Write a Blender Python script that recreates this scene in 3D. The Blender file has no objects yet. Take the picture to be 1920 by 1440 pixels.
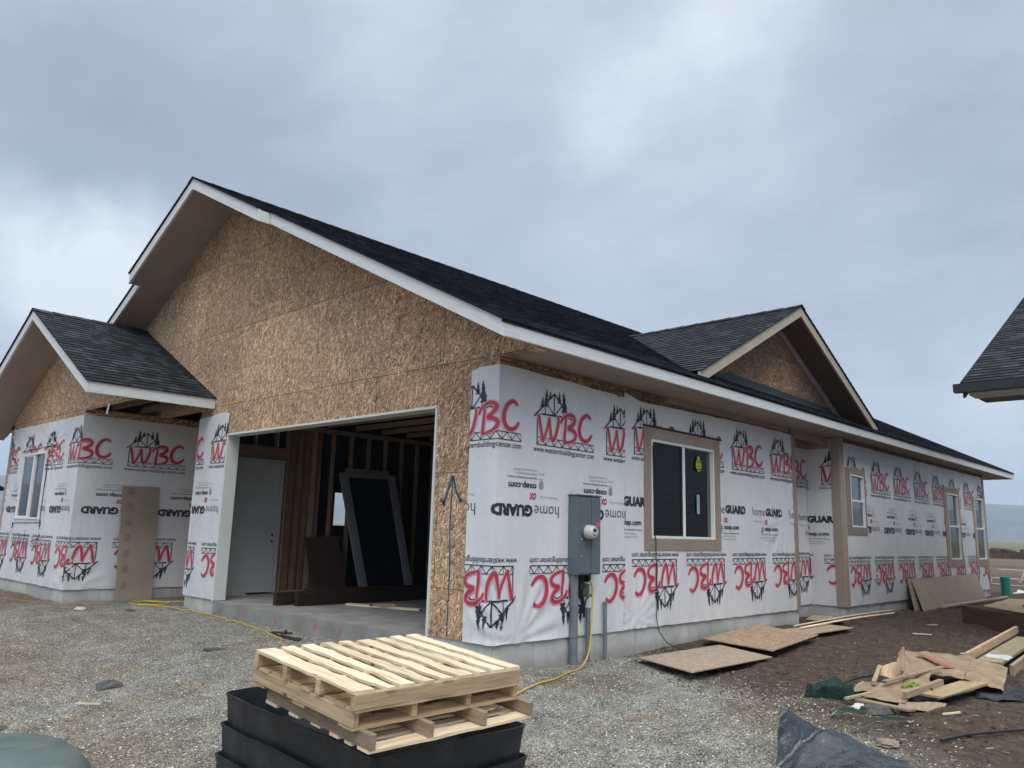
import bpy, math, random
import numpy as np
from mathutils import Vector, Matrix, noise as mn
random.seed(7)
sc = bpy.context.scene
col = sc.collection
# ------------------------------------------------------------------ camera
cd = bpy.data.cameras.new('camera'); cam = bpy.data.objects.new('camera', cd); col.objects.link(cam)
cd.sensor_width = 36.0; cd.sensor_fit = 'HORIZONTAL'; cd.lens = 1481.73/1920*36
cd.clip_start = 0.05; cd.clip_end = 12000
CAM = Vector((5.7007, -5.7737, 1.1014))
yaw, pit, rol = math.radians(43.711), math.radians(10.637), math.radians(1.583)
F = Vector((-math.sin(yaw)*math.cos(pit), math.cos(yaw)*math.cos(pit), math.sin(pit)))
R = Vector((math.cos(yaw), math.sin(yaw), 0)); U = R.cross(F)
R2 = R*math.cos(rol)+U*math.sin(rol); U2 = -R*math.sin(rol)+U*math.cos(rol)
m = Matrix((( R2.x, U2.x, -F.x), (R2.y, U2.y, -F.y), (R2.z, U2.z, -F.z))).to_4x4(); m.translation = CAM
cam.matrix_world = m; sc.camera = cam
# ------------------------------------------------------------------ view / light
sc.view_settings.view_transform = 'Standard'; sc.view_settings.look = 'None'
sc.view_settings.exposure = 0.6; sc.view_settings.gamma = 1.0
sc.cycles.max_bounces = 6; sc.cycles.volume_bounces = 1
SUN_EL, SUN_AZ = 52.0, 128.0       # degrees; azimuth clockwise from +Y
sd = bpy.data.lights.new('sun', 'SUN'); sun = bpy.data.objects.new('sun', sd); col.objects.link(sun)
sd.energy = 1.15; sd.angle = math.radians(35); sd.color = (1.0, 0.955, 0.89)
el, az = math.radians(SUN_EL), math.radians(SUN_AZ)
sdir = Vector((math.sin(az)*math.cos(el), math.cos(az)*math.cos(el), math.sin(el)))
sun.rotation_euler = sdir.to_track_quat('Z', 'Y').to_euler()
# ------------------------------------------------------------------ node helper
class NT:
    def __init__(s, nt): s.t = nt; s.x = 0
    def n(s, typ, ins=None, **kw):
        nd = s.t.nodes.new(typ); nd.location = (s.x, 0); s.x += 30
        for k, v in kw.items(): setattr(nd, k, v)
        for k, v in (ins or {}).items():
            if isinstance(v, bpy.types.NodeSocket): s.t.links.new(v, nd.inputs[k])
            else: nd.inputs[k].default_value = v
        return nd
    def mth(s, op, a, b=0.0, c=None):
        d = {0: a, 1: b}
        if c is not None: d[2] = c
        return s.n('ShaderNodeMath', d, operation=op).outputs[0]
    def mix(s, f, a, b, blend='MIX'):
        nd = s.t.nodes.new('ShaderNodeMix'); nd.data_type = 'RGBA'; nd.blend_type = blend
        for i, v in ((0, f), (6, a), (7, b)):
            if isinstance(v, bpy.types.NodeSocket): s.t.links.new(v, nd.inputs[i])
            else: nd.inputs[i].default_value = v if i == 0 else (*v[:3], 1)
        return nd.outputs[2]
    def ramp(s, fac, stops, interp='LINEAR'):
        nd = s.n('ShaderNodeValToRGB', {0: fac}); cr = nd.color_ramp; cr.interpolation = interp
        while len(cr.elements) < len(stops): cr.elements.new(0.5)
        for e, (p, c) in zip(cr.elements, stops):
            e.position = p; e.color = (*c[:3], 1) if not isinstance(c, (int, float)) else (c, c, c, 1)
        return nd.outputs[0]
    def noise(s, vec, scale, detail=4, rough=0.55, dist=0.0):
        return s.n('ShaderNodeTexNoise', {'Vector': vec, 'Scale': scale, 'Detail': detail, 'Roughness': rough, 'Distortion': dist})
    def mapping(s, vec, rot=(0, 0, 0), scale=(1, 1, 1), loc=(0, 0, 0)):
        return s.n('ShaderNodeMapping', {'Vector': vec, 'Rotation': rot, 'Scale': scale, 'Location': loc}).outputs[0]
    def sstep(s, x, a, b):
        return s.n('ShaderNodeMapRange', {'Value': x, 'From Min': a, 'From Max': b}, interpolation_type='SMOOTHSTEP').outputs[0]
# ------------------------------------------------------------------ world: overcast sky over a Nishita base
w = bpy.data.worlds.new('World'); sc.world = w; w.use_nodes = True
nt = w.node_tree; nt.nodes.clear(); N = NT(nt)
sky = N.n('ShaderNodeTexSky', sky_type='NISHITA'); sky.sun_disc = False
sky.sun_elevation = el; sky.sun_rotation = az; sky.air_density = 1.0; sky.dust_density = 2.0
tc = N.n('ShaderNodeTexCoord').outputs['Generated']
sp = N.n('ShaderNodeSeparateXYZ', {0: tc}); zc = N.mth('MAXIMUM', sp.outputs[2], 0.0)
den = N.mth('ADD', zc, 0.22)
pv = N.n('ShaderNodeCombineXYZ', {0: N.mth('DIVIDE', sp.outputs[0], den), 1: N.mth('DIVIDE', sp.outputs[1], den), 2: 0.3}).outputs[0]
n1 = N.noise(pv, 1.1, 5, 0.5, 0.3).outputs[0]; n2 = N.noise(pv, 3.2, 5, 0.5, 0.2).outputs[0]; n0 = N.noise(N.mapping(pv, loc=(3.1, 1.7, 0)), 0.45, 2, 0.5).outputs[0]
def pix(u, v):
    d = F + R2*((u-960)/1481.73) + U2*((720-v)/1481.73); return d.normalized()
wob = N.n('ShaderNodeVectorMath', {0: N.noise(tc, 4.5, 6, 0.6).outputs['Color'], 1: (0.5, 0.5, 0.5)}, operation='SUBTRACT').outputs[0]
wd = N.n('ShaderNodeVectorMath', {0: wob, 'Scale': 0.20}, operation='SCALE').outputs[0]
dv = N.n('ShaderNodeVectorMath', {0: tc, 1: wd}, operation='ADD').outputs[0]
def lobe(u, v, rad, amp):
    d = pix(u, v)
    dd = N.n('ShaderNodeVectorMath', {0: dv, 1: tuple(d)}, operation='DISTANCE').outputs['Value']
    return N.mth('MULTIPLY', N.n('ShaderNodeMapRange', {'Value': dd, 'From Min': rad, 'From Max': 0.0}, interpolation_type='SMOOTHERSTEP').outputs[0], amp)
val = N.mth('ADD', 0.42, N.mth('MULTIPLY', N.mth('SUBTRACT', n1, 0.5), 0.34))
val = N.mth('ADD', val, N.mth('MULTIPLY', N.mth('SUBTRACT', n2, 0.5), 0.30))
n3 = N.noise(N.mapping(pv, rot=(0, 0, .6), scale=(2.2, 7.5, 1)), 1.0, 6, .6, .8).outputs[0]; n4 = N.noise(N.mapping(tc, scale=(5, 5, 11)), 1.0, 7, .62, .6).outputs[0]
val = N.mth('ADD', val, N.mth('MULTIPLY', N.mth('SUBTRACT', n3, 0.5), 0.20)); val = N.mth('ADD', val, N.mth('MULTIPLY', N.mth('SUBTRACT', n4, 0.5), 0.26))
val = N.mth('ADD', val, N.mth('MULTIPLY', N.mth('SUBTRACT', n0, 0.5), 0.12))
for a in ((1150, 140, .10, .17), (1080, 195, .09, .13), (1260, 70, .12, .10), (1330, 130, .12, .06), (1400, 10, .17, .30), (1230, 260, .24, .07), (720, 20, .14, .16), (20, 500, .14, .30), (205, 560, .15, .50), (100, 525, .13, .30), (1000, 130, .5, .10), (1850, 780, .16, .26), (1350, 620, .35, .10), (1700, 560, .22, .05),
          (150, 330, .26, -.15), (420, 330, .26, -.13), (120, 430, .09, -.14), (760, 520, .3, -.08), (60, 130, .2, -.07), (1820, 330, .22, -.08), (1600, 640, .16, -.08), (520, 150, .2, -.06)):
    val = N.mth('ADD', val, lobe(*a))
val = N.mth('ADD', val, N.mth('MULTIPLY', N.sstep(sp.outputs[2], .30, .0), .12))
cl = N.ramp(val, ((0.0, (.205, .238, .295)), (0.3, (.268, .307, .375)), (0.5, (.350, .402, .470)), (0.75, (.460, .52, .580)), (1.0, (.60, .655, .68))))
# the cloud deck is brighter overhead than at the sides (CIE overcast), beyond what the frame shows
zb = N.mth('ADD', 1.0, N.mth('MULTIPLY', N.sstep(sp.outputs[2], 0.60, 0.9), 2.9))
back = N.n('ShaderNodeVectorMath', {0: tc, 1: (0.55, -0.83, 0.0)}, operation='DOT_PRODUCT').outputs['Value']
zb = N.mth('ADD', zb, N.mth('MULTIPLY', N.sstep(back, -0.1, 0.8), 0.55))
cl = N.n('ShaderNodeVectorMath', {0: cl, 'Scale': N.mth('MULTIPLY', zb, 10.0)}, operation='SCALE').outputs[0]
cl = N.mix(N.sstep(sp.outputs[2], 0.60, 0.9), cl, N.mix(1.0, cl, (1.06, .94, .76), 'MULTIPLY'))
skc = N.mix(0.95, sky.outputs[0], cl)
bg = N.n('ShaderNodeBackground', {0: skc, 1: 0.1})
out = N.n('ShaderNodeOutputWorld', {0: bg.outputs[0]})
# ------------------------------------------------------------------ materials
MATS = {}
def mat(name, fn=None, rough=0.6, spec=0.4, **kw):
    if name in MATS: return MATS[name]
    mt = bpy.data.materials.new(name); mt.use_nodes = True; t = mt.node_tree; t.nodes.clear(); n = NT(t)
    b = n.n('ShaderNodeBsdfPrincipled', {'Roughness': rough, 'Specular IOR Level': spec})
    for k, v in kw.items(): b.inputs[k].default_value = v
    o = n.n('ShaderNodeOutputMaterial', {0: b.outputs[0]})
    r = fn(n, b)
    if r is not None:
        if isinstance(r, bpy.types.NodeSocket): t.links.new(r, b.inputs['Base Color'])
        else: b.inputs['Base Color'].default_value = (*r, 1)
    MATS[name] = mt; return mt
def bump(n, b, h, strength=0.3, dist=0.01):
    bp = n.n('ShaderNodeBump', {'Height': h, 'Strength': strength, 'Distance': dist}); n.t.links.new(bp.outputs[0], b.inputs['Normal']); return bp
def flat(c, var=0.12, scale=3.0, bs=0.0):
    def f(n, b):
        v = n.n('ShaderNodeTexCoord').outputs['Object']
        x = n.noise(v, scale, 6, 0.6).outputs[0]
        if bs: bump(n, b, n.noise(v, scale*12, 3).outputs[0], bs, 0.004)
        return n.mix(n.sstep(x, .3, .7), tuple(i*(1-var) for i in c), tuple(min(1, i*(1+var)) for i in c))
    return f
def osb(tint=(1, 1, 1), rot=0.0, seams=True, off=(0, 0, 0), fade=0.0):
    def f(n, b):
        uv = n.n('ShaderNodeTexCoord').outputs['UV']
        uv0 = n.mapping(uv, loc=off)
        res = None; hs = None
        for i, (a, sx, sy) in enumerate(((0.15, 19, 88), (1.25, 20, 98), (-0.75, 19, 92), (0.62, 21, 104), (2.1, 18, 86), (2.7, 20, 96), (1.75, 19, 92))):
            mp = n.mapping(n.mapping(uv0, rot=(0, 0, a+rot)), scale=(sx, sy, 1), loc=(i*3.3, i*1.7, 0))
            dz = n.n('ShaderNodeVectorMath', {0: mp, 1: n.n('ShaderNodeVectorMath', {0: n.noise(uv0, 10, 2).outputs['Color'], 'Scale': .25}, operation='SCALE').outputs[0]}, operation='ADD').outputs[0]
            vo = n.n('ShaderNodeTexVoronoi', {'Vector': dz, 'Scale': 1.0})
            sc3 = n.n('ShaderNodeSeparateColor', {0: vo.outputs['Color']})
            c = n.ramp(sc3.outputs[0], ((0.0, (.09, .055, .035)), (0.14, (.22, .145, .095)), (.4, (.36, .265, .185)), (.72, (.465, .35, .25)), (.9, (.68, .55, .41)), (1, (.92, .79, .61))))
            if res is None: res = c; hs = sc3.outputs[2]
            else:
                mk = n.sstep(sc3.outputs[1], .60+.02*i, .62+.02*i); res = n.mix(mk, res, c); hs = n.mth('MULTIPLY_ADD', mk, n.mth('SUBTRACT', sc3.outputs[2], hs), hs)
        big = n.noise(uv0, .9, 4, .6).outputs[0]
        res = n.mix(n.sstep(big, .35, .65), n.mix(1.0, res, (.83, .80, .80), 'MULTIPLY'), n.mix(1.0, res, (1.08, 1.0, .92), 'MULTIPLY'))
        fine = n.noise(uv0, 160, 2).outputs[0]
        res = n.mix(0.5, res, n.mix(1.0, res, n.ramp(fine, ((.3, .6), (.7, 1.35))), 'MULTIPLY'))
        if fade: res = n.mix(fade, res, (.50, .45, .385))
        if seams:
            br = n.n('ShaderNodeTexBrick', {'Vector': n.mapping(uv, loc=(.9, .72, 0)), 'Color1': (1, 1, 1, 1), 'Color2': (.80, .77, .77, 1), 'Mortar': (.0, .0, .0, 1), 'Scale': 1.0, 'Mortar Size': .0035, 'Mortar Smooth': 0.0, 'Brick Width': 2.44, 'Row Height': 1.22}, offset=0.5)
            res = n.mix(br.outputs['Fac'], n.mix(1.0, res, br.outputs['Color'], 'MULTIPLY'), (.05, .03, .02))
        bump(n, b, hs, .10, .003)
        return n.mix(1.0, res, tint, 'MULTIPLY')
    return f
def wood(c1, c2, knots=True, scale=1.0):
    def f(n, b):
        uv = n.n('ShaderNodeTexCoord').outputs['UV']; oi = n.n('ShaderNodeObjectInfo').outputs['Random']
        off = n.n('ShaderNodeCombineXYZ', {0: n.mth('MULTIPLY', oi, 37.0), 1: n.mth('MULTIPLY', oi, 91.0), 2: 0.0}).outputs[0]
        v = n.n('ShaderNodeVectorMath', {0: uv, 1: off}, operation='ADD').outputs[0]
        g = n.noise(n.mapping(v, scale=(2.2*scale, 38*scale, 1)), 1.0, 7, .65, 1.2).outputs[0]
        g2 = n.noise(n.mapping(v, scale=(5, 160, 1)), 1.0, 3, .6).outputs[0]
        cl = n.mix(n.sstep(g, .32, .68), c1, c2)
        cl = n.mix(n.mth('MULTIPLY', n.sstep(g2, .5, .75), .35), cl, tuple(i*.55 for i in c1))
        lg = n.noise(v, 2.3, 4).outputs[0]
        cl = n.mix(n.mth('MULTIPLY', n.sstep(lg, .52, .72), .5), cl, tuple(i*.62 for i in c2))
        if knots and scale != 1.0:
            st_ = n.noise(n.mapping(v, scale=(1.6, 9, 1)), 1.0, 5, .6, .5).outputs[0]
            cl = n.mix(n.mth('MULTIPLY', n.sstep(st_, .60, .70), .75), cl, (.42, .22, .13))
        if knots:
            vo = n.n('ShaderNodeTexVoronoi', {'Vector': n.mapping(v, scale=(3.2, 9, 1)), 'Scale': 1.0}).outputs['Distance']
            cl = n.mix(n.sstep(vo, .10, .05), cl, tuple(i*.3 for i in c1))
        cl = n.mix(1.0, cl, n.ramp(oi, ((0, .78), (1, 1.12))), 'MULTIPLY')
        bump(n, b, g2, .25, .003)
        return cl
    return f
def f_wrap(n, b):
    uv = n.n('ShaderNodeTexCoord').outputs['UV']
    a = n.noise(n.mapping(uv, scale=(9, 2.2, 1)), 1.0, 5, .55, .6).outputs[0]
    c = n.noise(uv, 2.2, 4, .6, .3).outputs[0]
    rp = n.n('ShaderNodeTexWave', {'Vector': uv, 'Scale': 34.0, 'Distortion': .4, 'Detail': 1.0}, wave_type='BANDS', bands_direction='X').outputs[1]
    h = n.mth('ADD', n.mth('MULTIPLY', a, 1.0), n.mth('MULTIPLY', c, 1.2)); h = n.mth('ADD', h, n.mth('MULTIPLY', rp, .02))
    bump(n, b, h, .5, .014)
    d = n.noise(n.mapping(uv, scale=(1.3, .5, 1)), 1.0, 5, .6).outputs[0]
    return n.mix(n.sstep(d, .3, .72), (.655, .665, .70), (.75, .76, .785))
def f_concrete(n, b):
    v = n.n('ShaderNodeTexCoord').outputs['Object']
    a = n.noise(v, 1.3, 7, .62).outputs[0]; c = n.noise(v, 26, 5, .6).outputs[0]; st = n.noise(n.mapping(v, scale=(5, 5, .8)), 1.0, 5, .6).outputs[0]
    cl = n.mix(n.sstep(a, .3, .7), (.40, .40, .385), (.60, .60, .585))
    cl = n.mix(n.mth('MULTIPLY', n.sstep(st, .5, .75), .4), cl, (.30, .285, .26))
    po = n.n('ShaderNodeTexVoronoi', {'Vector': v, 'Scale': 42.0}).outputs['Distance']
    cl = n.mix(n.mth('MULTIPLY', n.sstep(po, .12, .05), n.sstep(c, .5, .6)), cl, (.10, .10, .095))
    sx = n.n('ShaderNodeSeparateXYZ', {0: v}); fr = n.mth('FRACT', n.mth('DIVIDE', n.mth('ADD', sx.outputs[0], sx.outputs[1]), .61)); ver = n.sstep(n.mth('ABSOLUTE', n.n('ShaderNodeSeparateXYZ', {0: n.n('ShaderNodeNewGeometry').outputs['True Normal']}).outputs[2]), .5, .3)
    cl = n.mix(n.mth('MULTIPLY', n.mth('MULTIPLY', n.sstep(fr, .028, .012), ver), .55), cl, (.16, .155, .145))
    dz = n.mth('MULTIPLY', n.sstep(n.mth('ADD', sx.outputs[2], n.mth('MULTIPLY', st, .22)), -.02, -.16), ver)
    cl = n.mix(n.mth('MULTIPLY', dz, .55), cl, (.24, .215, .185))
    bump(n, b, c, .3, .004); return cl
def f_shingle(n, b):
    uv = n.n('ShaderNodeTexCoord').outputs['UV']
    br = n.n('ShaderNodeTexBrick', {'Vector': uv, 'Color1': (.006, .009, .013, 1), 'Color2': (.056, .063, .078, 1), 'Mortar': (.004, .005, .007, 1), 'Scale': 1.0, 'Mortar Size': .003, 'Brick Width': .19, 'Row Height': .143, 'Bias': -.35}, offset=.37, offset_frequency=3, squash=.6, squash_frequency=2)
    g = n.noise(n.mapping(uv, scale=(60, 260, 1)), 1.0, 3, .7).outputs[0]; lg = n.noise(uv, 1.2, 4).outputs[0]
    cl = n.mix(1.0, br.outputs[0], n.ramp(g, ((.3, .35), (.7, 2.0))), 'MULTIPLY')
    cl = n.mix(1.0, cl, n.ramp(lg, ((.3, .85), (.7, 1.15))), 'MULTIPLY')
    bump(n, b, n.mth('ADD', g, n.mth('MULTIPLY', br.outputs['Fac'], -2.0)), .5, .004); return cl
def f_ground(n, b):
    v = n.n('ShaderNodeTexCoord').outputs['Object']; s = n.n('ShaderNodeSeparateXYZ', {0: v}); X, Y = s.outputs[0], s.outputs[1]
    v2 = n.n('ShaderNodeCombineXYZ', {0: X, 1: Y, 2: 0.0}).outputs[0]
    vo = n.n('ShaderNodeTexVoronoi', {'Vector': v2, 'Scale': 88.0}); vf = n.n('ShaderNodeTexVoronoi', {'Vector': v2, 'Scale': 210.0})
    c1 = n.n('ShaderNodeSeparateColor', {0: vo.outputs['Color']}).outputs[0]; c2 = n.n('ShaderNodeSeparateColor', {0: vf.outputs['Color']}).outputs[0]
    gr = n.ramp(c1, ((0, (.10, .095, .085)), (.3, (.34, .335, .305)), (.75, (.56, .555, .515)), (1, (.85, .84, .80))))
    gf = n.ramp(c2, ((0, (.10, .095, .085)), (.5, (.40, .39, .36)), (1, (.72, .71, .67))))
    g = n.mix(.5, gr, gf)
    g = n.mix(n.mth('MULTIPLY', n.sstep(vo.outputs['Distance'], .35, .75), .8), g, (.05, .045, .038))
    pt = n.noise(v2, .75, 5, .62, .4).outputs[0]; pt2 = n.noise(v2, 3.2, 4, .6).outputs[0]
    brn = n.mix(1.0, g, (.88, .76, .64), 'MULTIPLY')
    lf = n.mth('MULTIPLY_ADD', Y, -.035, n.mth('MULTIPLY_ADD', X, -.012, n.mth('MULTIPLY', pt2, .18)))
    g = n.mix(n.mth('MULTIPLY', n.sstep(n.mth('ADD', pt, lf), .66, .80), .7), g, brn)
    g = n.mix(1.0, g, n.ramp(pt2, ((.3, .64), (.7, 1.18))), 'MULTIPLY'); g = n.mix(1.0, g, n.ramp(n.noise(v2, 14, 5, .7).outputs[0], ((.3, .70), (.7, 1.18))), 'MULTIPLY'); g = n.mix(1.0, g, (1.03, 1.02, .97), 'MULTIPLY')
    def spot(cx, cy, r0, r1): return n.sstep(n.mth('ADD', n.n('ShaderNodeVectorMath', {0: v2, 1: (cx, cy, 0)}, operation='DISTANCE').outputs['Value'], n.mth('MULTIPLY', n.mth('SUBTRACT', pt, .5), 3.2)), r1, r0)
    bm = n.mth('MAXIMUM', n.mth('MAXIMUM', spot(-.3, -4.0, .2, 1.5), spot(-10.2, -1.9, .8, 2.2)), n.mth('MAXIMUM', spot(2.5, .4, .0, .8), n.mth('MAXIMUM', spot(-4.6, -3.6, .3, 1.4), spot(.9, .5, .0, .7))))
    g = n.mix(n.mth('MULTIPLY', bm, .8), g, n.mix(1.0, g, (.66, .53, .42), 'MULTIPLY'))
    g = n.mix(n.mth('MULTIPLY', n.sstep(n.noise(n.mapping(v2, rot=(0, 0, .75), scale=(.35, 1.9, 1)), 1.0, 5, .62).outputs[0], .55, .72), .5), g, n.mix(1.0, g, (.58, .55, .50), 'MULTIPLY'))
    # dark moist soil on the right of the house
    n1 = n.noise(v2, 1.1, 6, .65, .3).outputs[0]; n2 = n.noise(v2, 9, 7, .7, .3).outputs[0]; n3 = n.noise(v2, 55, 5, .7).outputs[0]
    mc = n.ramp(n2, ((.25, (.036, .027, .023)), (.5, (.096, .069, .051)), (.62, (.142, .104, .078)), (.8, (.24, .19, .145))))
    mc = n.mix(1.0, mc, n.ramp(n3, ((.3, .6), (.72, 1.5))), 'MULTIPLY')
    chips = n.n('ShaderNodeTexVoronoi', {'Vector': v2, 'Scale': 21.0}); cc = n.n('ShaderNodeSeparateColor', {0: chips.outputs['Color']}).outputs[0]
    mc = n.mix(n.mth('MULTIPLY', n.sstep(chips.outputs['Distance'], .15, .08), n.sstep(cc, .90, .92)), mc, (.36, .33, .29))
    d = n.mth('ADD', n.mth('ADD', Y, n.mth('MULTIPLY', X, .62)), -2.35)
    d = n.mth('ADD', d, n.mth('MULTIPLY', n.mth('SUBTRACT', n1, .5), 2.6)); d = n.mth('ADD', d, n.mth('MULTIPLY', n.mth('SUBTRACT', n2, .5), 1.6))
    mask = n.sstep(d, -.5, .7)
    near = n.mix(mask, g, mc)
    # fields beyond the plots
    rr = n.n('ShaderNodeVectorMath', {0: v2}, operation='LENGTH').outputs['Value']
    fn = n.noise(n.mapping(v2, scale=(.02, .16, 1)), 1.0, 5, .6).outputs[0]
    f1 = n.ramp(fn, ((.3, (.085, .062, .045)), (.5, (.15, .118, .08)), (.7, (.21, .17, .12))))
    f2 = n.mix(n.sstep(n.noise(v2, .01, 3).outputs[0], .4, .6), (.12, .15, .06), (.20, .17, .11))
    fld = n.mix(n.sstep(rr, 200, 420), f1, f2)
    cl = n.mix(n.sstep(n.mth('ADD', rr, n.mth('MULTIPLY', n1, 12.0)), 34, 60), near, fld)
    h = n.mth('MULTIPLY', vo.outputs['Distance'], -.7); h = n.mth('ADD', h, n.mth('MULTIPLY', vf.outputs['Distance'], -.35))
    h = n.mth('ADD', h, n.mth('MULTIPLY', n.noise(v2, 4.5, 7, .72).outputs[0], 7.0))
    hm = n.mth('ADD', n.mth('MULTIPLY', n2, 8.0), n.mth('MULTIPLY', n3, 1.2))
    hh = n.n('ShaderNodeMix', {0: mask, 2: h, 3: hm}).outputs[0]
    bump(n, b, hh, .8, .012); return cl
def f_siding(n, b):
    uv = n.n('ShaderNodeTexCoord').outputs['UV']
    s = n.n('ShaderNodeSeparateXYZ', {0: uv}).outputs[1]; fr = n.mth('FRACT', n.mth('DIVIDE', s, .18))
    bump(n, b, fr, .9, .02); return n.mix(n.sstep(fr, .06, .0), (.26, .29, .34), (.05, .055, .07))
def f_fascia(n, b):
    uv = n.n('ShaderNodeTexCoord').outputs['UV']
    g = n.noise(n.mapping(uv, scale=(3, 46, 1)), 1.0, 6, .65, .8).outputs[0]; k = n.noise(n.mapping(uv, scale=(6, 9, 1)), 1.0, 3).outputs[0]
    c = n.mix(n.sstep(g, .5, .72), (.67, .69, .70), (.50, .53, .55)); bump(n, b, g, .3, .003)
    return n.mix(n.sstep(k, .70, .76), c, (.38, .39, .38))
def f_cardboard(n, b):
    uv = n.n('ShaderNodeTexCoord').outputs['UV']
    a = n.noise(uv, 5, 5, .6).outputs[0]; bump(n, b, n.noise(n.mapping(uv, scale=(3, 120, 1)), 1, 2).outputs[0], .2, .002)
    return n.mix(n.sstep(a, .35, .7), (.27, .195, .13), (.38, .285, .20))
OSB = mat('osb', osb((1.26, 1.20, 1.12)), .75, .2)
OSBG = mat('osb_weathered', osb((.90, .88, .85), rot=1.57, seams=False, fade=.5), .8, .2)
OSBN = mat('osb_plain', osb((.92, .86, .80), rot=1.57, seams=False, fade=.25), .75, .2)
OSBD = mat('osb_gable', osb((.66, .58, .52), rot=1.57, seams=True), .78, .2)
WRAP = mat('wrap', f_wrap, .38, .5)
P_RED = mat('print_red', flat((.47, .05, .09), .1, 9), .45, .4)
P_PINK = mat('print_pink', flat((.72, .42, .46), .05, 9), .45, .4)
P_BLK = mat('print_black', flat((.035, .04, .05), .1, 9), .45, .4)
P_GRY = mat('print_grey', flat((.33, .34, .37), .1, 9), .45, .4)
CONC = mat('concrete', f_concrete, .85, .25)
SLABM = mat('slab_concrete', flat((.27, .265, .25), .2, 2.5, .2), .85, .2)
SHIN = mat('shingle', f_shingle, .85, .35)
GROUND = mat('ground', f_ground, .9, .25)
SIDING = mat('dark_siding', f_siding, .6, .4)
FASC = mat('primed_board', f_fascia, .6, .35)
TAN = mat('tan_trim', wood((.335, .275, .225), (.38, .315, .26), False), .6, .35)
BEIGE = mat('beige_trim', flat((.46, .40, .32), .06, 4), .6, .35)
SOFF = mat('soffit', flat((.34, .275, .24), .06, 2), .7, .3)
JAMB = mat('jamb_white', flat((.62, .66, .64), .05, 2), .5, .4)
VINYL = mat('white_vinyl', flat((.78, .80, .80), .03, 2), .3, .5)
PINE = mat('pine', wood((.68, .52, .33), (.93, .80, .60), True, 1.01), .75, .2)
PINEW = mat('weathered_pine', wood((.44, .31, .185), (.64, .49, .315)), .8, .2)
PINEO = mat('old_pine', wood((.26, .195, .13), (.42, .33, .235)), .85, .2)
STUD = mat('stud_wood', wood((.31, .225, .145), (.45, .33, .215)), .75, .2)
STUDR = mat('stud_brown', wood((.20, .10, .065), (.36, .21, .135)), .75, .2)
LVL = mat('laminated_beam', wood((.022, .013, .011), (.042, .024, .018), False), .6, .3)
BLKM = mat('black_metal', flat((.018, .02, .022), .15, 4), .4, .5)
GREYM = mat('grey_enclosure', flat((.115, .15, .17), .06, 3), .42, .5)
GALV = mat('grey_conduit', flat((.16, .185, .20), .1, 7), .5, .4)
def f_bin(n, b):
    v = n.n('ShaderNodeTexCoord').outputs['Object']; a = n.noise(v, 4, 6, .65).outputs[0]; c = n.noise(v, 60, 4, .7).outputs[0]
    bump(n, b, a, .3, .02)
    return n.mix(n.mth('MULTIPLY', n.sstep(a, .45, .7), n.sstep(c, .4, .6)), (.014, .017, .023), (.05, .053, .06))
BLKP = mat('black_plastic', f_bin, .42, .45)
LITE = mat('meter_white', flat((.55, .56, .56), .1, 9), .25, .5)
def glass_mat(name, tint):
    mt = bpy.data.materials.new(name); mt.use_nodes = True; t = mt.node_tree; t.nodes.clear(); n = NT(t)
    g = n.n('ShaderNodeBsdfGlossy', {'Color': (.92, .95, .97, 1), 'Roughness': .015}); tr = n.n('ShaderNodeBsdfTransparent', {'Color': (*tint, 1)})
    fr = n.n('ShaderNodeFresnel', {'IOR': 2.7}); mx = n.n('ShaderNodeMixShader', {0: fr.outputs[0], 1: tr.outputs[0], 2: g.outputs[0]})
    n.n('ShaderNodeOutputMaterial', {0: mx.outputs[0]}); return mt
GLASS = glass_mat('window_glass', (.55, .60, .62))
SCREEN = mat('insect_screen', flat((.02, .022, .028), .1, 9), .8, .2)
def solid(name, c, rough=.5, spec=.4, var=.1, scale=5, bs=0): return mat(name, flat(c, var, scale, bs), rough, spec)
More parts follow.
